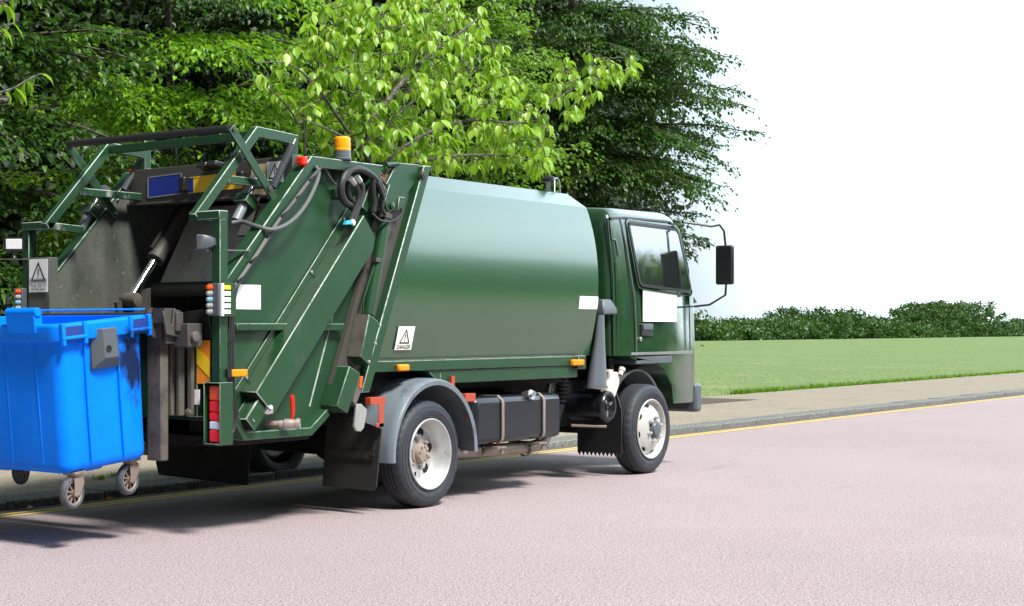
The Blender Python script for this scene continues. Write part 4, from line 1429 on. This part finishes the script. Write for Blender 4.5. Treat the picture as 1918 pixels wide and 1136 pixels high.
def make_wheel(R0, front):
    tyre = ring_tyre(MB(), R0).build('wheel', M_RUBBER, T, 0, False, 50)
    k = R0 / .40
    if not front:
        rim = MB().lathe((0, 0, 0), (0, 1, 0), [(.03, .262 * k), (.004, .268 * k), (-.002, .264 * k), (-.001, .256 * k), (.010, .249 * k), (.045, .240 * k), (.060, .228 * k), (.115, .220 * k), (.135, .205 * k), (.140, .185 * k), (.128, .135 * k), (.120, .105 * k), (.118, .001)], 64)
        rim.mi = 1  # vent holes are black discs painting the dark behind the rim
        for j in range(6):
            a = j * math.pi / 3 + .52
            c = Vector((math.cos(a) * .158 * k, .1325, math.sin(a) * .158 * k))
            rim.lathe(c, (0, -1, 0), [(-.004, .038), (.003, .036), (.0035, .030), (.0, .001)], 20)
        ro = rim.build('rim', [M_RIM, M_HOLE], tyre, local=True)
        hub = MB().lathe((0, 0, 0), (0, 1, 0), [(.12, .090), (.108, .086), (.104, .066), (.078, .062), (.072, .057), (.070, .001)], 32)
        for j in range(8):
            a = j * math.pi / 4
            hub.lathe((math.cos(a) * .046, .070, math.sin(a) * .058), (0, -1, 0), [(-.004, .010), (.008, .010), (.009, .001)], 6)
        for j in range(6):
            a = j * math.pi / 3
            hub.lathe((math.cos(a) * .112, .122, math.sin(a) * .112), (0, -1, 0), [(-.01, .017), (.02, .017), (.022, .009), (.035, .008), (.036, .001)], 6)
        hub.build('hub', M_HUB, tyre, local=True)
    else:
        rim = MB().lathe((0, 0, 0), (0, 1, 0), [(.03, .262 * k), (.004, .268 * k), (-.002, .264 * k), (-.001, .256 * k), (.010, .249 * k), (.040, .242 * k), (.050, .230 * k), (.046, .222 * k), (.018, .200 * k), (.000, .165 * k), (-.012, .140 * k), (-.018, .128 * k), (-.018, .09 * k), (-.018, .001)], 64)
        rim.mi = 1  # black ovals painted in for the dark of the vent holes
        for j in range(8):
            a = j * math.pi / 4 + .2
            d = Vector((math.cos(a), 0, math.sin(a)))
            c = d * .208 * k + Vector((0, .026, 0))
            nrm = (Vector((0, -1, 0)) + d * .75).normalized()
            tt = d.cross(Vector((0, 1, 0)))
            q_ = nrm.cross(tt)
            rim.add([c + nrm * .004 + tt * (.030 * math.cos(b)) + q_ * (.017 * math.sin(b)) for b in (2 * math.pi * i / 16 for i in range(16))], [tuple(range(16))])
        rim.build('rim', [M_RIMF, M_HOLE], tyre, local=True)
        hub = MB().lathe((0, 0, 0), (0, 1, 0), [(-.016, .082), (-.045, .078), (-.06, .066), (-.064, .05), (-.064, .001)], 32)
        hub.build('hub_cap', M_GREYP, tyre, local=True)
        nut = MB()
        for j in range(6):
            a = j * math.pi / 3 + .3
            nut.cut().lathe((math.cos(a) * .108, -.018, math.sin(a) * .108), (0, -1, 0), [(0, .024), (.006, .024), (.006, .018), (.030, .017), (.032, .010), (.040, .010), (.041, .001)], 6)
        nut.each('wheel_nut', M_RIM, tyre, local=True)
    return tyre


def copy_wheel(w):
    c = w.copy()
    COL.objects.link(c)
    c.parent = T
    for ch_ in list(w.children):
        d = ch_.copy()
        COL.objects.link(d)
        d.parent = c
    return c


wr = make_wheel(.400, False)
wr.location = (0, 0, .400)
wr.rotation_euler = (0, .3, 0)
for y, rz in ((.27, 0), (1.88, math.pi), (1.61, math.pi)):
    c = copy_wheel(wr)
    c.location = (0, y, .400)
    c.rotation_euler = (0, .8, rz)
wf = make_wheel(.412, True)
wf.location = (3.52, .01, .412)
c = copy_wheel(wf)
c.location = (3.52, 1.87, .412)
c.rotation_euler = (0, .4, math.pi)

# rear mudguards, flaps
for side in (0, 1):
    Y = (lambda y: y) if side == 0 else (lambda y: 2 * YC - y)
    R_, cxw, czw = .555, .02, .405
    angs = [math.radians(a) for a in range(-2, 186, 6)]
    fb = MB()
    rings = []
    for a in angs:
        d = Vector((math.cos(a), 0, math.sin(a)))
        ring = []
        for y, r in ((-.035, R_ - .045), (-.04, R_ - .012), (-.025, R_), (.02, R_ + .006), (.50, R_ + .006), (.50, R_ - .004), (.02, R_ - .006), (-.022, R_ - .014), (-.028, R_ - .045)):
            p_ = Vector((cxw, Y(y), czw)) + d * r
            ring.append(p_)
        rings.append(ring)
    fb.loft(rings)
    fd = part('mudguard', fb, M_FENDER, sharp=50)
    Xo = 0 if side == 0 else -.34  # far flap set back, widened and blackened to darken the gap under the tail
    fl2 = part('mud_flap', MB().slab([(-.63, Y(-.03), .40), (-.63, Y(.50), .72), (-.66, Y(.50), .19), (-.66, Y(.02), .175), (-.655, Y(-.03), .20)] if False else [(-.60 + Xo, Y(.0), .62 if side == 0 else .76), (-.60 + Xo, Y(.50 if side == 0 else .95), .74), (-.665 + Xo, Y(.50 if side == 0 else .95), .185), (-.665 + Xo, Y(.03), .175 if side == 0 else .21), (-.665 + Xo, Y(.0), .205 if side == 0 else .30)], (-1, 0, 0), .012), M_FLAP if side == 0 else M_UNDER, .004)
    bo = MB()
    for y in (.04, .44):
        bo.lathe((-.655 + Xo, Y(y), .43), (-1, 0, .1), [(0, .014), (.012, .014), (.014, .001)], 8)
    bo.box((-.664 + Xo, min(Y(.03), Y(.46)), .405), (-.655 + Xo, max(Y(.03), Y(.46)), .455))
    bo.build('flap_strip', M_FLAP if side == 0 else M_UNDER, fl2)
rbk = MB()
a, b = at(690, 745, Y=-.01), at(718, 757, Y=-.01)
rbk.box((a.x, -.03, b.z), (b.x, .02, a.z))
a2, b2 = at(708, 757, Y=-.02), at(717, 800, Y=-.02)
rbk.box((a2.x, -.03, b2.z), (b2.x, -.022, a2.z)).box((a2.x - .03, -.03, b2.z), (b2.x, -.021, b2.z + .03))
part('guard_bracket', rbk, M_REDB, .003)
a, b = at(868, 738, Y=.02), at(887, 752, Y=.02)
part('guard_bracket', MB().box((a.x, .0, b.z), (b.x, .06, a.z)).box((a.x + .04, .02, b.z - .14), (a.x + .065, .03, b.z)), M_REDB, .003)
a, b = at(846, 705, Y=.08), at(852, 722, Y=.08)
part('guard_bracket', MB().box((a.x, .08, b.z), (b.x, .12, a.z)), M_REDB)

# tank, straps, exhaust, air filter ------------------------------------------
a, b = at(891, 742, Y=.02), at(1052, 822, Y=.02)
TX0, TX1, TZ0, TZ1 = a.x, b.x, at(960, 828, Y=.02).z, at(960, 742, Y=.02).z
tank = part('fuel_tank', MB().box((TX0, .02, TZ0), (TX1, .52, TZ1)), M_TANK, .045)
sp = MB()
for px in (942, 1019):
    x = at(px, 790, Y=.01).x
    z0_, z1_ = TZ0 - .006, TZ1 + .006
    sp.cut().path([xz(x, .45, z1_), xz(x, .06, z1_), xz(x, .018, z1_ - .035), xz(x, .010, z1_ - .06), xz(x, .010, z0_ + .06), xz(x, .018, z0_ + .03), xz(x, .06, z0_)], .008, .034, (1, 0, 0))
    sp.lathe((x, .02, z0_ - .02), (0, 0, -1), [(0, .012), (.05, .012), (.05, .02), (.06, .02)], 8, True).box((x - .09, .0, z0_ - .035), (x + .04, .3, z0_ - .022))
sp.each('tank_strap', M_EXH, tank)
fc = at(991, 741, Y=.03)
MB().lathe(fc, (-.15, -1, .25), [(-.05, .040), (.0, .042), (.012, .045), (.03, .043), (.032, .001)], 8).obox(fc + Vector((.0, -.04, .01)), (.035, 0, .012), (0, .006, 0), (-.004, 0, .012)).build('filler_cap', M_STEEL, tank)
ep = ats([(820, 850), (866, 846), (940, 842), (990, 838)], Y=.16) + [at(1010, 832, Y=.16), at(1020, 822, Y=.17), at(1024, 805, Y=.2), at(1026, 780, Y=.25)]
exo = part('exhaust_pipe', MB().tube(ep, .050, 16, 3), M_EXH)
cl = MB()
for px in (896, 983):
    c = at(px, 842, Y=.16)
    cl.cut().lathe(c - Vector((.015, 0, 0)), (1, 0, 0), [(0, .052), (0, .058), (.03, .058), (.03, .052)], 18)
cl.each('exhaust_clamp', M_BLACK, exo)
part('vertical_pipe', MB().tube(ats([(1032, 700), (1029, 730), (1027, 745)], Y=.35), .036, 14), M_CHROME)
bel = MB()
c0, c1 = at(1055, 705, Y=.35), at(1049, 755, Y=.35)
prof = []
for i in range(15):
    t = i / 14
    prof.append((t * (c1 - c0).length, .050 + (.012 if i % 2 else -.004)))
bel.lathe(c0, c1 - c0, prof, 16, True)
bel.tube([c1, c1 + Vector((.0, .05, -.15)), c1 + Vector((.1, .12, -.22))], .05, 12, 3)
part('intake_bellows', bel, M_HOSE)
ac = at(1141, 762, Y=.01)
af = part('air_filter', MB().lathe(ac, (0, 1, 0), [(.0, .128), (.008, .138), (.03, .142), (.045, .138), (.05, .132), (.36, .132), (.38, .12), (.385, .001)], 40), M_TANK)
MB().lathe(ac, (0, 1, 0), [(.004, .128), (-.006, .12), (-.008, .10), (.004, .095), (.03, .085), (.032, .03), (.015, .022), (.014, .001)], 32).build('filter_lid', M_TANK, af)
cat_ = MB()
for a_ in (.4, 2.2, 4.6):
    d = Vector((math.cos(a_), 0, math.sin(a_)))
    cat_.cut().obox(ac + d * .065 + Vector((0, .02, 0)), d * .028, d.cross(Vector((0, 1, 0))) * .010, (0, .008, 0))
cat_.each('lid_catch', M_STEEL, af)
a, b = at(1068, 800, Y=.2), at(1136, 801, Y=.02)
part('filter_bracket', MB().beam(at(1070, 797, Y=.30), at(1136, 799, Y=.03), .12, .02), M_EXH, .004)
dk = MB()
rings = []
for px0, px1, py in ((1099, 1134, 727), (1103, 1134, 700), (1113, 1132, 640), (1119, 1131, 590)):
    A, B = at(px0, py, Y=.09), at(px1, py, Y=.09)
    c = (A + B) / 2
    w_ = (B - A).length / 2 * .78
    rings.append([Vector((c.x + w_ * .95 * math.cos(t), c.y + w_ * .62 * math.sin(t), c.z)) for t in (2 * math.pi * i / 16 for i in range(16))])
dk.loft(rings)
duct = part('air_intake', dk, M_GREYP, sharp=60)
h0, h1 = at(1116, 590, Y=.14), at(1142, 589, Y=.14)
ht = at(1132, 561, Y=.14)
hp = MB().loft([[(h0.x, .06, h0.z), (h1.x, .06, h1.z), (h1.x, .30, h1.z), (h0.x, .30, h0.z)], [(h0.x, .06, h0.z + .05), (h1.x - .01, .06, h0.z + .06), (h1.x - .01, .30, h0.z + .06), (h0.x, .30, h0.z + .05)], [(h0.x + .04, .09, ht.z), (ht.x + .03, .09, ht.z), (ht.x + .03, .27, ht.z), (h0.x + .04, .27, ht.z)]])
hp.build('intake_hood', M_GREYP, duct, .012)
MB().lathe(at(1117, 727, Y=.09), (0, 0, 1), [(-.006, .11), (-.006, .105), (.014, .105), (.014, .11)], 24).build('duct_clamp', M_STEEL, duct)
part('engine_mount', MB().lathe(at(1141, 712, Y=.30), (0, 0, 1), [(-.03, .035), (0, .05), (.02, .05), (.025, .058), (.07, .058), (.08, .045), (.09, .045), (.10, .05), (.11, .05), (.12, .045), (.2, .045)], 16, True), M_BLACK)
btl = MB()
bp_ = ats([(1137, 697), (1158, 697), (1163, 704), (1160, 725), (1152, 748), (1137, 745)], Y=.06)
btl.prism([(p.x, p.z) for p in bp_], .06, .14)
bo_ = part('washer_bottle', btl, M_BOTTLE, .018)
bc0 = at(1161, 703, Y=.05)
MB().lathe(bc0, (.6, 0, .75), [(0, .022), (.05, .022), (.05, .03), (.075, .03), (.077, .001)], 14).lathe(at(1140, 697, Y=.05), (0, 0, 1), [(0, .04), (.02, .04), (.022, .001)], 14).build('bottle_cap', M_BOTTLE, bo_)

# cab ------------------------------------------------------------------------------
CY0, CY1 = .085, 2 * YC - .085
CP = [(2.92, 1.09), (2.92, 2.30), (2.935, 2.37), (2.99, 2.415), (3.15, 2.435), (4.05, 2.45), (4.20, 2.42), (4.28, 2.33), (4.56, 1.70), (4.60, 1.20), (4.60, .72), (4.55, .62), (4.10, .62), (4.06, .80), (3.90, .96), (3.70, 1.03), (3.52, 1.045), (3.36, 1.04), (3.20, 1.09)]
cabm = MB()
nC = len(CP)


TUM = .072


def tum(mb):
    mb.v = [(x, y + (TUM if y < YC else -TUM) * max(0, z - 1.70), z) for x, y, z in mb.v]
    return mb


def cab_ring(y, ins, zt):
    cx0, cz0 = 3.75, 1.6
    r = []
    for x_, z_ in CP:
        x2 = x_ - ins * (1 if x_ > 4.2 else -1 if x_ < 2.99 else 0)
        z2 = z_ - (zt if z_ > 2.25 else 0)
        r.append((x2, y, z2))
    return r


ys = [(0, .05, .10), (.012, .022, .055), (.04, .004, .02), (.10, .0, .0), (.5, -.0, -.03)]
RR = [cab_ring(CY0 + a_, i_, t_) for a_, i_, t_ in ys] + [cab_ring(CY1 - a_, i_, t_) for a_, i_, t_ in reversed(ys)]
cabm.loft(RR)
tum(cabm)
cabo = part('cab', cabm, M_CAB, sharp=40)
# raised pressings of the rear cab corner, drip rail, door seams
pz = MB()
for pts_, w_ in (([(1150, 412), (1152, 447), (1159, 450), (1163, 480)], .012), ([(1156, 490), (1157, 660)], .010)):
    pp = ats(pts_, Y=CY0 - .001)
    pz.cut().path(pp, w_, .010)
tum(pz).each('pressing', M_CAB, cabo, .003)
gk = MB()
gk.path(ats([(1168, 406), (1177, 460), (1187, 560), (1190, 620), (1190, 668)], Y=CY0 - .001), .012, .006)
gk.cut().path(ats([(1146, 408), (1149, 520), (1149, 664)], Y=CY0 + .004), .014, .010)
gk.cut().path([xz(4.33, CY0 - .001, 2.27), xz(4.45, CY0 - .001, 1.9), xz(4.45, CY0 - .001, 1.13)], .012, .006)
tum(gk).each('door_gap', M_BLACK, cabo)
tum(MB().path(ats([(1170, 406), (1179, 460), (1189, 560), (1192, 620), (1192, 668)], Y=CY0 - .003), .006, .006)).build('door_edge', M_STEEL, cabo)
tum(MB().path([xz(2.95, CY0 + .005, 2.325), xz(3.2, CY0 + .0, 2.345), xz(4.1, CY0 + .0, 2.355), xz(4.22, CY0 + .005, 2.31)], .018, .03)).build('drip_rail', M_BLACK, cabo)
MB().box((3.25, CY0 - .010, 1.093), (4.5, CY0 + .02, 1.118)).build('door_trim', M_STEEL, cabo)
MG2 = mat('window_glass', (.012, .016, .016), .015, var=0, ior=3.2)
for side in (0, 1):
    yy = CY0 - .004 if side == 0 else CY1 + .004
    W = [(3.27, 2.275), (3.30, 2.295), (4.20, 2.285), (4.26, 2.25), (4.44, 1.72), (4.40, 1.69), (3.46, 1.735), (3.41, 1.76)]
    sg = -1 if side == 0 else 1
    tl_ = lambda z_: yy - sg * .012 - sg * max(0, z_ - 1.70) * TUM
    win = part('side_window', MB().slab([xz(x_, tl_(z_) + sg * .018, z_) for x_, z_ in W], (0, sg, 0), .006), MG2)
    ring = [xz(x_, tl_(z_) + sg * .022, z_) for x_, z_ in W]
    MB().path(ring + [ring[0]], .030, .012).build('window_seal', M_BLACK, win)
    tum(MB().path([xz((x_ - 3.85) * 1.06 + 3.85, yy + sg * .002, (z_ - 2.0) * 1.12 + 2.0) for x_, z_ in W + [W[0]]], .014, .012)).build('window_trim', M_CAB, win)
    # mirror
    mm_ = MB().obox((4.62, yy + sg * .28, 1.95), (.03, 0, 0), (0, .09, 0), (0, 0, .19))
    mo = part('wing_mirror', mm_, M_BLACK, .02)
    MB().tube([(4.30, yy, 2.36), (4.50, yy + sg * .2, 2.32), (4.62, yy + sg * .27, 2.28), (4.63, yy + sg * .28, 1.66), (4.52, yy, 1.55)], .011, 8, 2).build('mirror_arm', M_BLACK, mo)
    hl = part('headlight', MB().box((4.585, yy + .08 if side == 0 else yy - .30, .86), (4.615, yy + .30 if side == 0 else yy - .08, 1.0)), M_LCLR, .01)
a, b = at(1200, 606, Y=CY0), at(1222, 630, Y=CY0)
hnd = part('door_handle', MB().box((a.x, CY0 - .014, b.z), (b.x, CY0 + .02, a.z)), M_BLACK, .013)
MB().box((a.x + .02, CY0 - .022, (a.z + b.z) / 2), (b.x - .02, CY0 - .012, a.z - .015)).build('handle_grip', M_GREYP, hnd, .006)
part('door_lock', MB().lathe(at(1199, 636, Y=CY0), (0, -1, 0), [(0, .022), (.008, .022), (.012, .012), (.012, .001)], 14), M_STEEL)
a, b = at(1204, 543, Y=CY0), at(1240, 603, Y=CY0)
part('sticker', MB().box((a.x, CY0 - .003, b.z), (b.x + .30, CY0 + .001, a.z)), M_WHITE)
part('windscreen', MB().slab([(4.31, CY0 + .12, 2.28), (4.31, CY1 - .12, 2.28), (4.545, CY1 - .10, 1.74), (4.545, CY0 + .10, 1.74)], (1, 0, .42), .012), MG2, .004)
part('bumper', MB().box((4.56, CY0 - .01, .52), (4.70, CY1 + .01, .80)), M_GREYP, .03)
part('grille', MB().box((4.595, .45, .95), (4.612, 1.43, 1.3)), M_BLACK, .008)
part('cab_step', MB().box((3.36, CY0 + .0, 1.005), (4.08, .45, 1.085)), M_GREYP, .012)
part('cab_rear_recess', MB().box((2.905, .30, 1.45), (2.925, .62, 2.15)).box((2.90, .20, 1.35), (2.925, 1.68, 1.42)), M_CAB, .015)
for side in (0, 1):
    Y = (lambda y: y) if side == 0 else (lambda y: 2 * YC - y)
    R_, cxw, czw = .53, 3.52, .43
    rings = []
    for a_ in range(28, 172, 6):
        t = math.radians(a_)
        d = Vector((math.cos(t), 0, math.sin(t)))
        rings.append([Vector((cxw, Y(y), czw)) + d * r for y, r in ((.165, R_ - .02), (.16, R_), (.48, R_), (.48, R_ - .012), (.17, R_ - .012))])
    fw = part('front_mudguard', MB().loft(rings), M_GREYP, sharp=50)
    ribs = MB()
    for a_ in (138, 147, 156):
        t = math.radians(a_)
        d = Vector((math.cos(t), 0, math.sin(t)))
        tn = Vector((-math.sin(t), 0, math.cos(t)))
        ribs.cut().obox(Vector((cxw, Y(.31), czw)) + d * (R_ + .006), tn * .018, (0, .11, 0), d * .010)
    ribs.each('mudguard_rib', M_GREYP, fw, .005)
    # serrated flap
    ff = [(2.99, Y(.03), .60), (2.99, Y(.03), .225)]
    nT = 11
    for k in range(nT):
        y_ = .03 + (.45) * (k + .5) / nT
        ff += [(2.99, Y(y_ - .018), .222), (2.99, Y(y_), .185)]
    ff += [(2.99, Y(.48), .215), (2.99, Y(.48), .74), (3.0, Y(.10), .80)]
    part('front_mud_flap', MB().slab(ff, (-1, 0, 0), .010), M_BLACK)

# ------------------------------------------------------------------ the bin, hanging tilted on the lift
B = empty('wheelie_bin', (-2.965, .93, .515), 'bright blue four-wheeled bin without lid, raised off the road by the lift', 'waste bin')
B.rotation_euler = (0, math.radians(-5.0), 0)
WLOC[B.name] = Vector()
bw, bl_ = .63, .345                       # half width (across), half length (along the truck) at the bottom


def rrect(hx, hy, r, z, n=5):
    pts = []
    for cx_, cy_, a0 in ((hx - r, hy - r, 0), (-(hx - r), hy - r, 90), (-(hx - r), -(hy - r), 180), (hx - r, -(hy - r), 270)):
        for k in range(n + 1):
            a_ = math.radians(a0 + 90 * k / n)
            pts.append((cx_ + r * math.cos(a_), cy_ + r * math.sin(a_), z))
    return pts


bb = MB()
outer = [rrect(bl_ - .025, bw - .05, .06, -.02), rrect(bl_ - .002, bw - .02, .07, .0), rrect(bl_ + .002, bw - .015, .07, .04), rrect(bl_ + .004, bw - .012, .07, .30), rrect(bl_ + .008, bw - .005, .07, .60), rrect(bl_ + .013, bw + .002, .07, .83)]
inner = [rrect(bl_ + .004, bw - .012, .06, .83), rrect(bl_ - .02, bw - .035, .06, .10), rrect(bl_ - .05, bw - .07, .06, .05)]
bb.loft(outer + inner)
bob = bb.build('bin_body', M_BIN, B, local=True, sharp=50)
rib = MB()
for x_ in (-.14, .13):
    rib.cut().tube([(x_, -(bw - .006), .03), (x_ - .01, -(bw + .002), .45), (x_ - .01, -(bw + .003), .79)], .007, 8)
for y_ in (-.42, -.14, .14, .42):
    rib.cut().tube([(-(bl_ - .004), y_, .03), (-(bl_ + .010), y_, .79)], .008, 8)
rib.each('body_rib', M_BIN, bob, local=True, sharp=50)
rim = MB()
ho, hw = bl_ + .045, bw + .045
rim.loft([rrect(ho - .045, hw - .045, .08, .77), rrect(ho - .004, hw - .004, .09, .775), rrect(ho, hw, .09, .785), rrect(ho, hw, .09, .87), rrect(ho - .012, hw - .012, .085, .882), rrect(ho - .07, hw - .07, .06, .882), rrect(ho - .075, hw - .075, .06, .83)], cap=False)
# raised hinge lug on the rear rim
for y_ in (-.36, .36):
    rim.box((-ho - .012, y_ - .13, .83), (-ho + .05, y_ + .13, 0.955))
    rim.tube([(-ho + .015, y_ - .14, 0.955), (-ho + .015, y_ + .14, 0.955)], .028, 12)
rim.box((ho - .07, -hw + .05, .91), (ho, hw - .05, 0.92))
rm = rim.build('bin_rim', M_BIN, B, bevel=.006, local=True, sharp=40)
hol = MB()
for x0, x1 in ((-.33, -.19), (.22, .345)):
    hol.cut().box((x0, -hw - .0015, .775), (x1, -hw + .01, .862))
hol.each('handle_recess', mat('blue_recess_shade', (.004, .03, .20), .6), rm, local=True)  # recess shade put into a darker blue
hg = MB()
for x0, x1 in ((-.33, -.19), (.22, .345)):
    hg.cut().box((x0 - .03, -hw - .012, .75), (x0 - .002, -hw + .02, .885)).box((x1 + .002, -hw - .012, .75), (x1 + .03, -hw + .02, .885)).box((x0 - .03, -hw - .014, .785), (x1 + .03, -hw + .01, .806))
hg.each('handle_grip', M_BIN, rm, .006, local=True)
lock = MB()
yb = -(bw + .022)
L0 = [(-.11, .585), (.115, .585), (.125, .83), (-.10, .83)]
L1 = [(-.055, .65), (.06, .65), (.045, .83), (-.055, .83)]
lock.loft([[(x_, yb + .03, z_) for x_, z_ in L0], [(x_, yb + .006, z_) for x_, z_ in L0], [(x_, yb - .055, z_) for x_, z_ in L1]])
lk_ = lock.build('lock_cover', M_GREYP, B, .004, local=True)
MB().lathe((-.02, yb - .053, .705), (0, -1, 0), [(0, .022), (.005, .022), (.005, .016), (.002, .014), (.002, .001)], 16).build('lock_badge', M_BLACK, lk_, local=True)


def castor(x_, y_, yaw, parent, swivel=True):
    root_ = MB()
    m_ = Matrix.Rotation(yaw, 4, 'Z')

    def tr(mb):
        mb.v = [tuple(m_ @ Vector(v) + Vector((x_, y_, 0))) for v in mb.v]
        return mb
    f = MB().box((-.05, -.05, -.035), (.05, .05, -.018)).lathe((0, 0, -.035), (0, 0, -1), [(0, .045), (.012, .045), (.02, .035)], 16, True)
    for s_ in (-1, 1):
        f.prism([(-.045, -.055), (.035, -.055), (.045, -.07), (.045, -.10), (-.01, -.165), (-.055, -.165), (-.045, -.10)], s_ * .034 - .003, s_ * .034 + .003)
    f.box((-.045, -.037, -.062), (.045, .037, -.054))
    fo = tr(f).build('castor_fork', M_EXH, parent, .003, local=True)
    c_ = (-.035, 0, -.145)
    tyre = MB().lathe((c_[0], -.025, c_[2]), (0, 1, 0), [(.004, .074), (0, .080), (.004, .092), (.012, .098), (.025, .10), (.038, .098), (.046, .092), (.05, .080), (.046, .074)], 40)
    to = tr(tyre).build('castor_wheel', mat('grey_rubber', (.045, .055, .07), .6, dirt=(.15, .13, .11), amount=.08, dscale=10) if 'grey_rubber' not in MATS else MATS['grey_rubber'], parent, local=True)
    hub = MB().lathe((c_[0], -.020, c_[2]), (0, 1, 0), [(.0, .078), (.0, .066), (.006, .062), (.034, .062), (.040, .066), (.040, .078)], 32)
    hub.lathe((c_[0], -.022, c_[2]), (0, 1, 0), [(-.004, .001), (-.004, .022), (.048, .022), (.048, .001)], 16)
    for k in range(9):
        a_ = 2 * math.pi * k / 9
        d = Vector((math.cos(a_), 0, math.sin(a_)))
        hub.obox(Vector(c_) + d * .042, d * .024, (0, .014, 0), d.cross(Vector((0, 1, 0))) * .005)
    tr(hub).build('castor_rim', M_EXH, to, local=True)
    web = MB().lathe((c_[0], -.004, c_[2]), (0, 1, 0), [(0, .06), (0, .001), (.008, .001), (.008, .06)], 24)
    tr(web).build('wheel_web', M_HOLE, to, local=True)


castor(-.23, -.56, .15, B)
castor(.27, -.52, .15, B)
castor(-.23, .44, 1.3, B)
castor(.27, .52, .4, B)
MB().box((-.10, -.40, -.07), (.16, -.20, -.02)).box((-.2, .1, -.06), (.1, .4, -.02)).build('bin_base', M_BIN, B, .02, local=True)
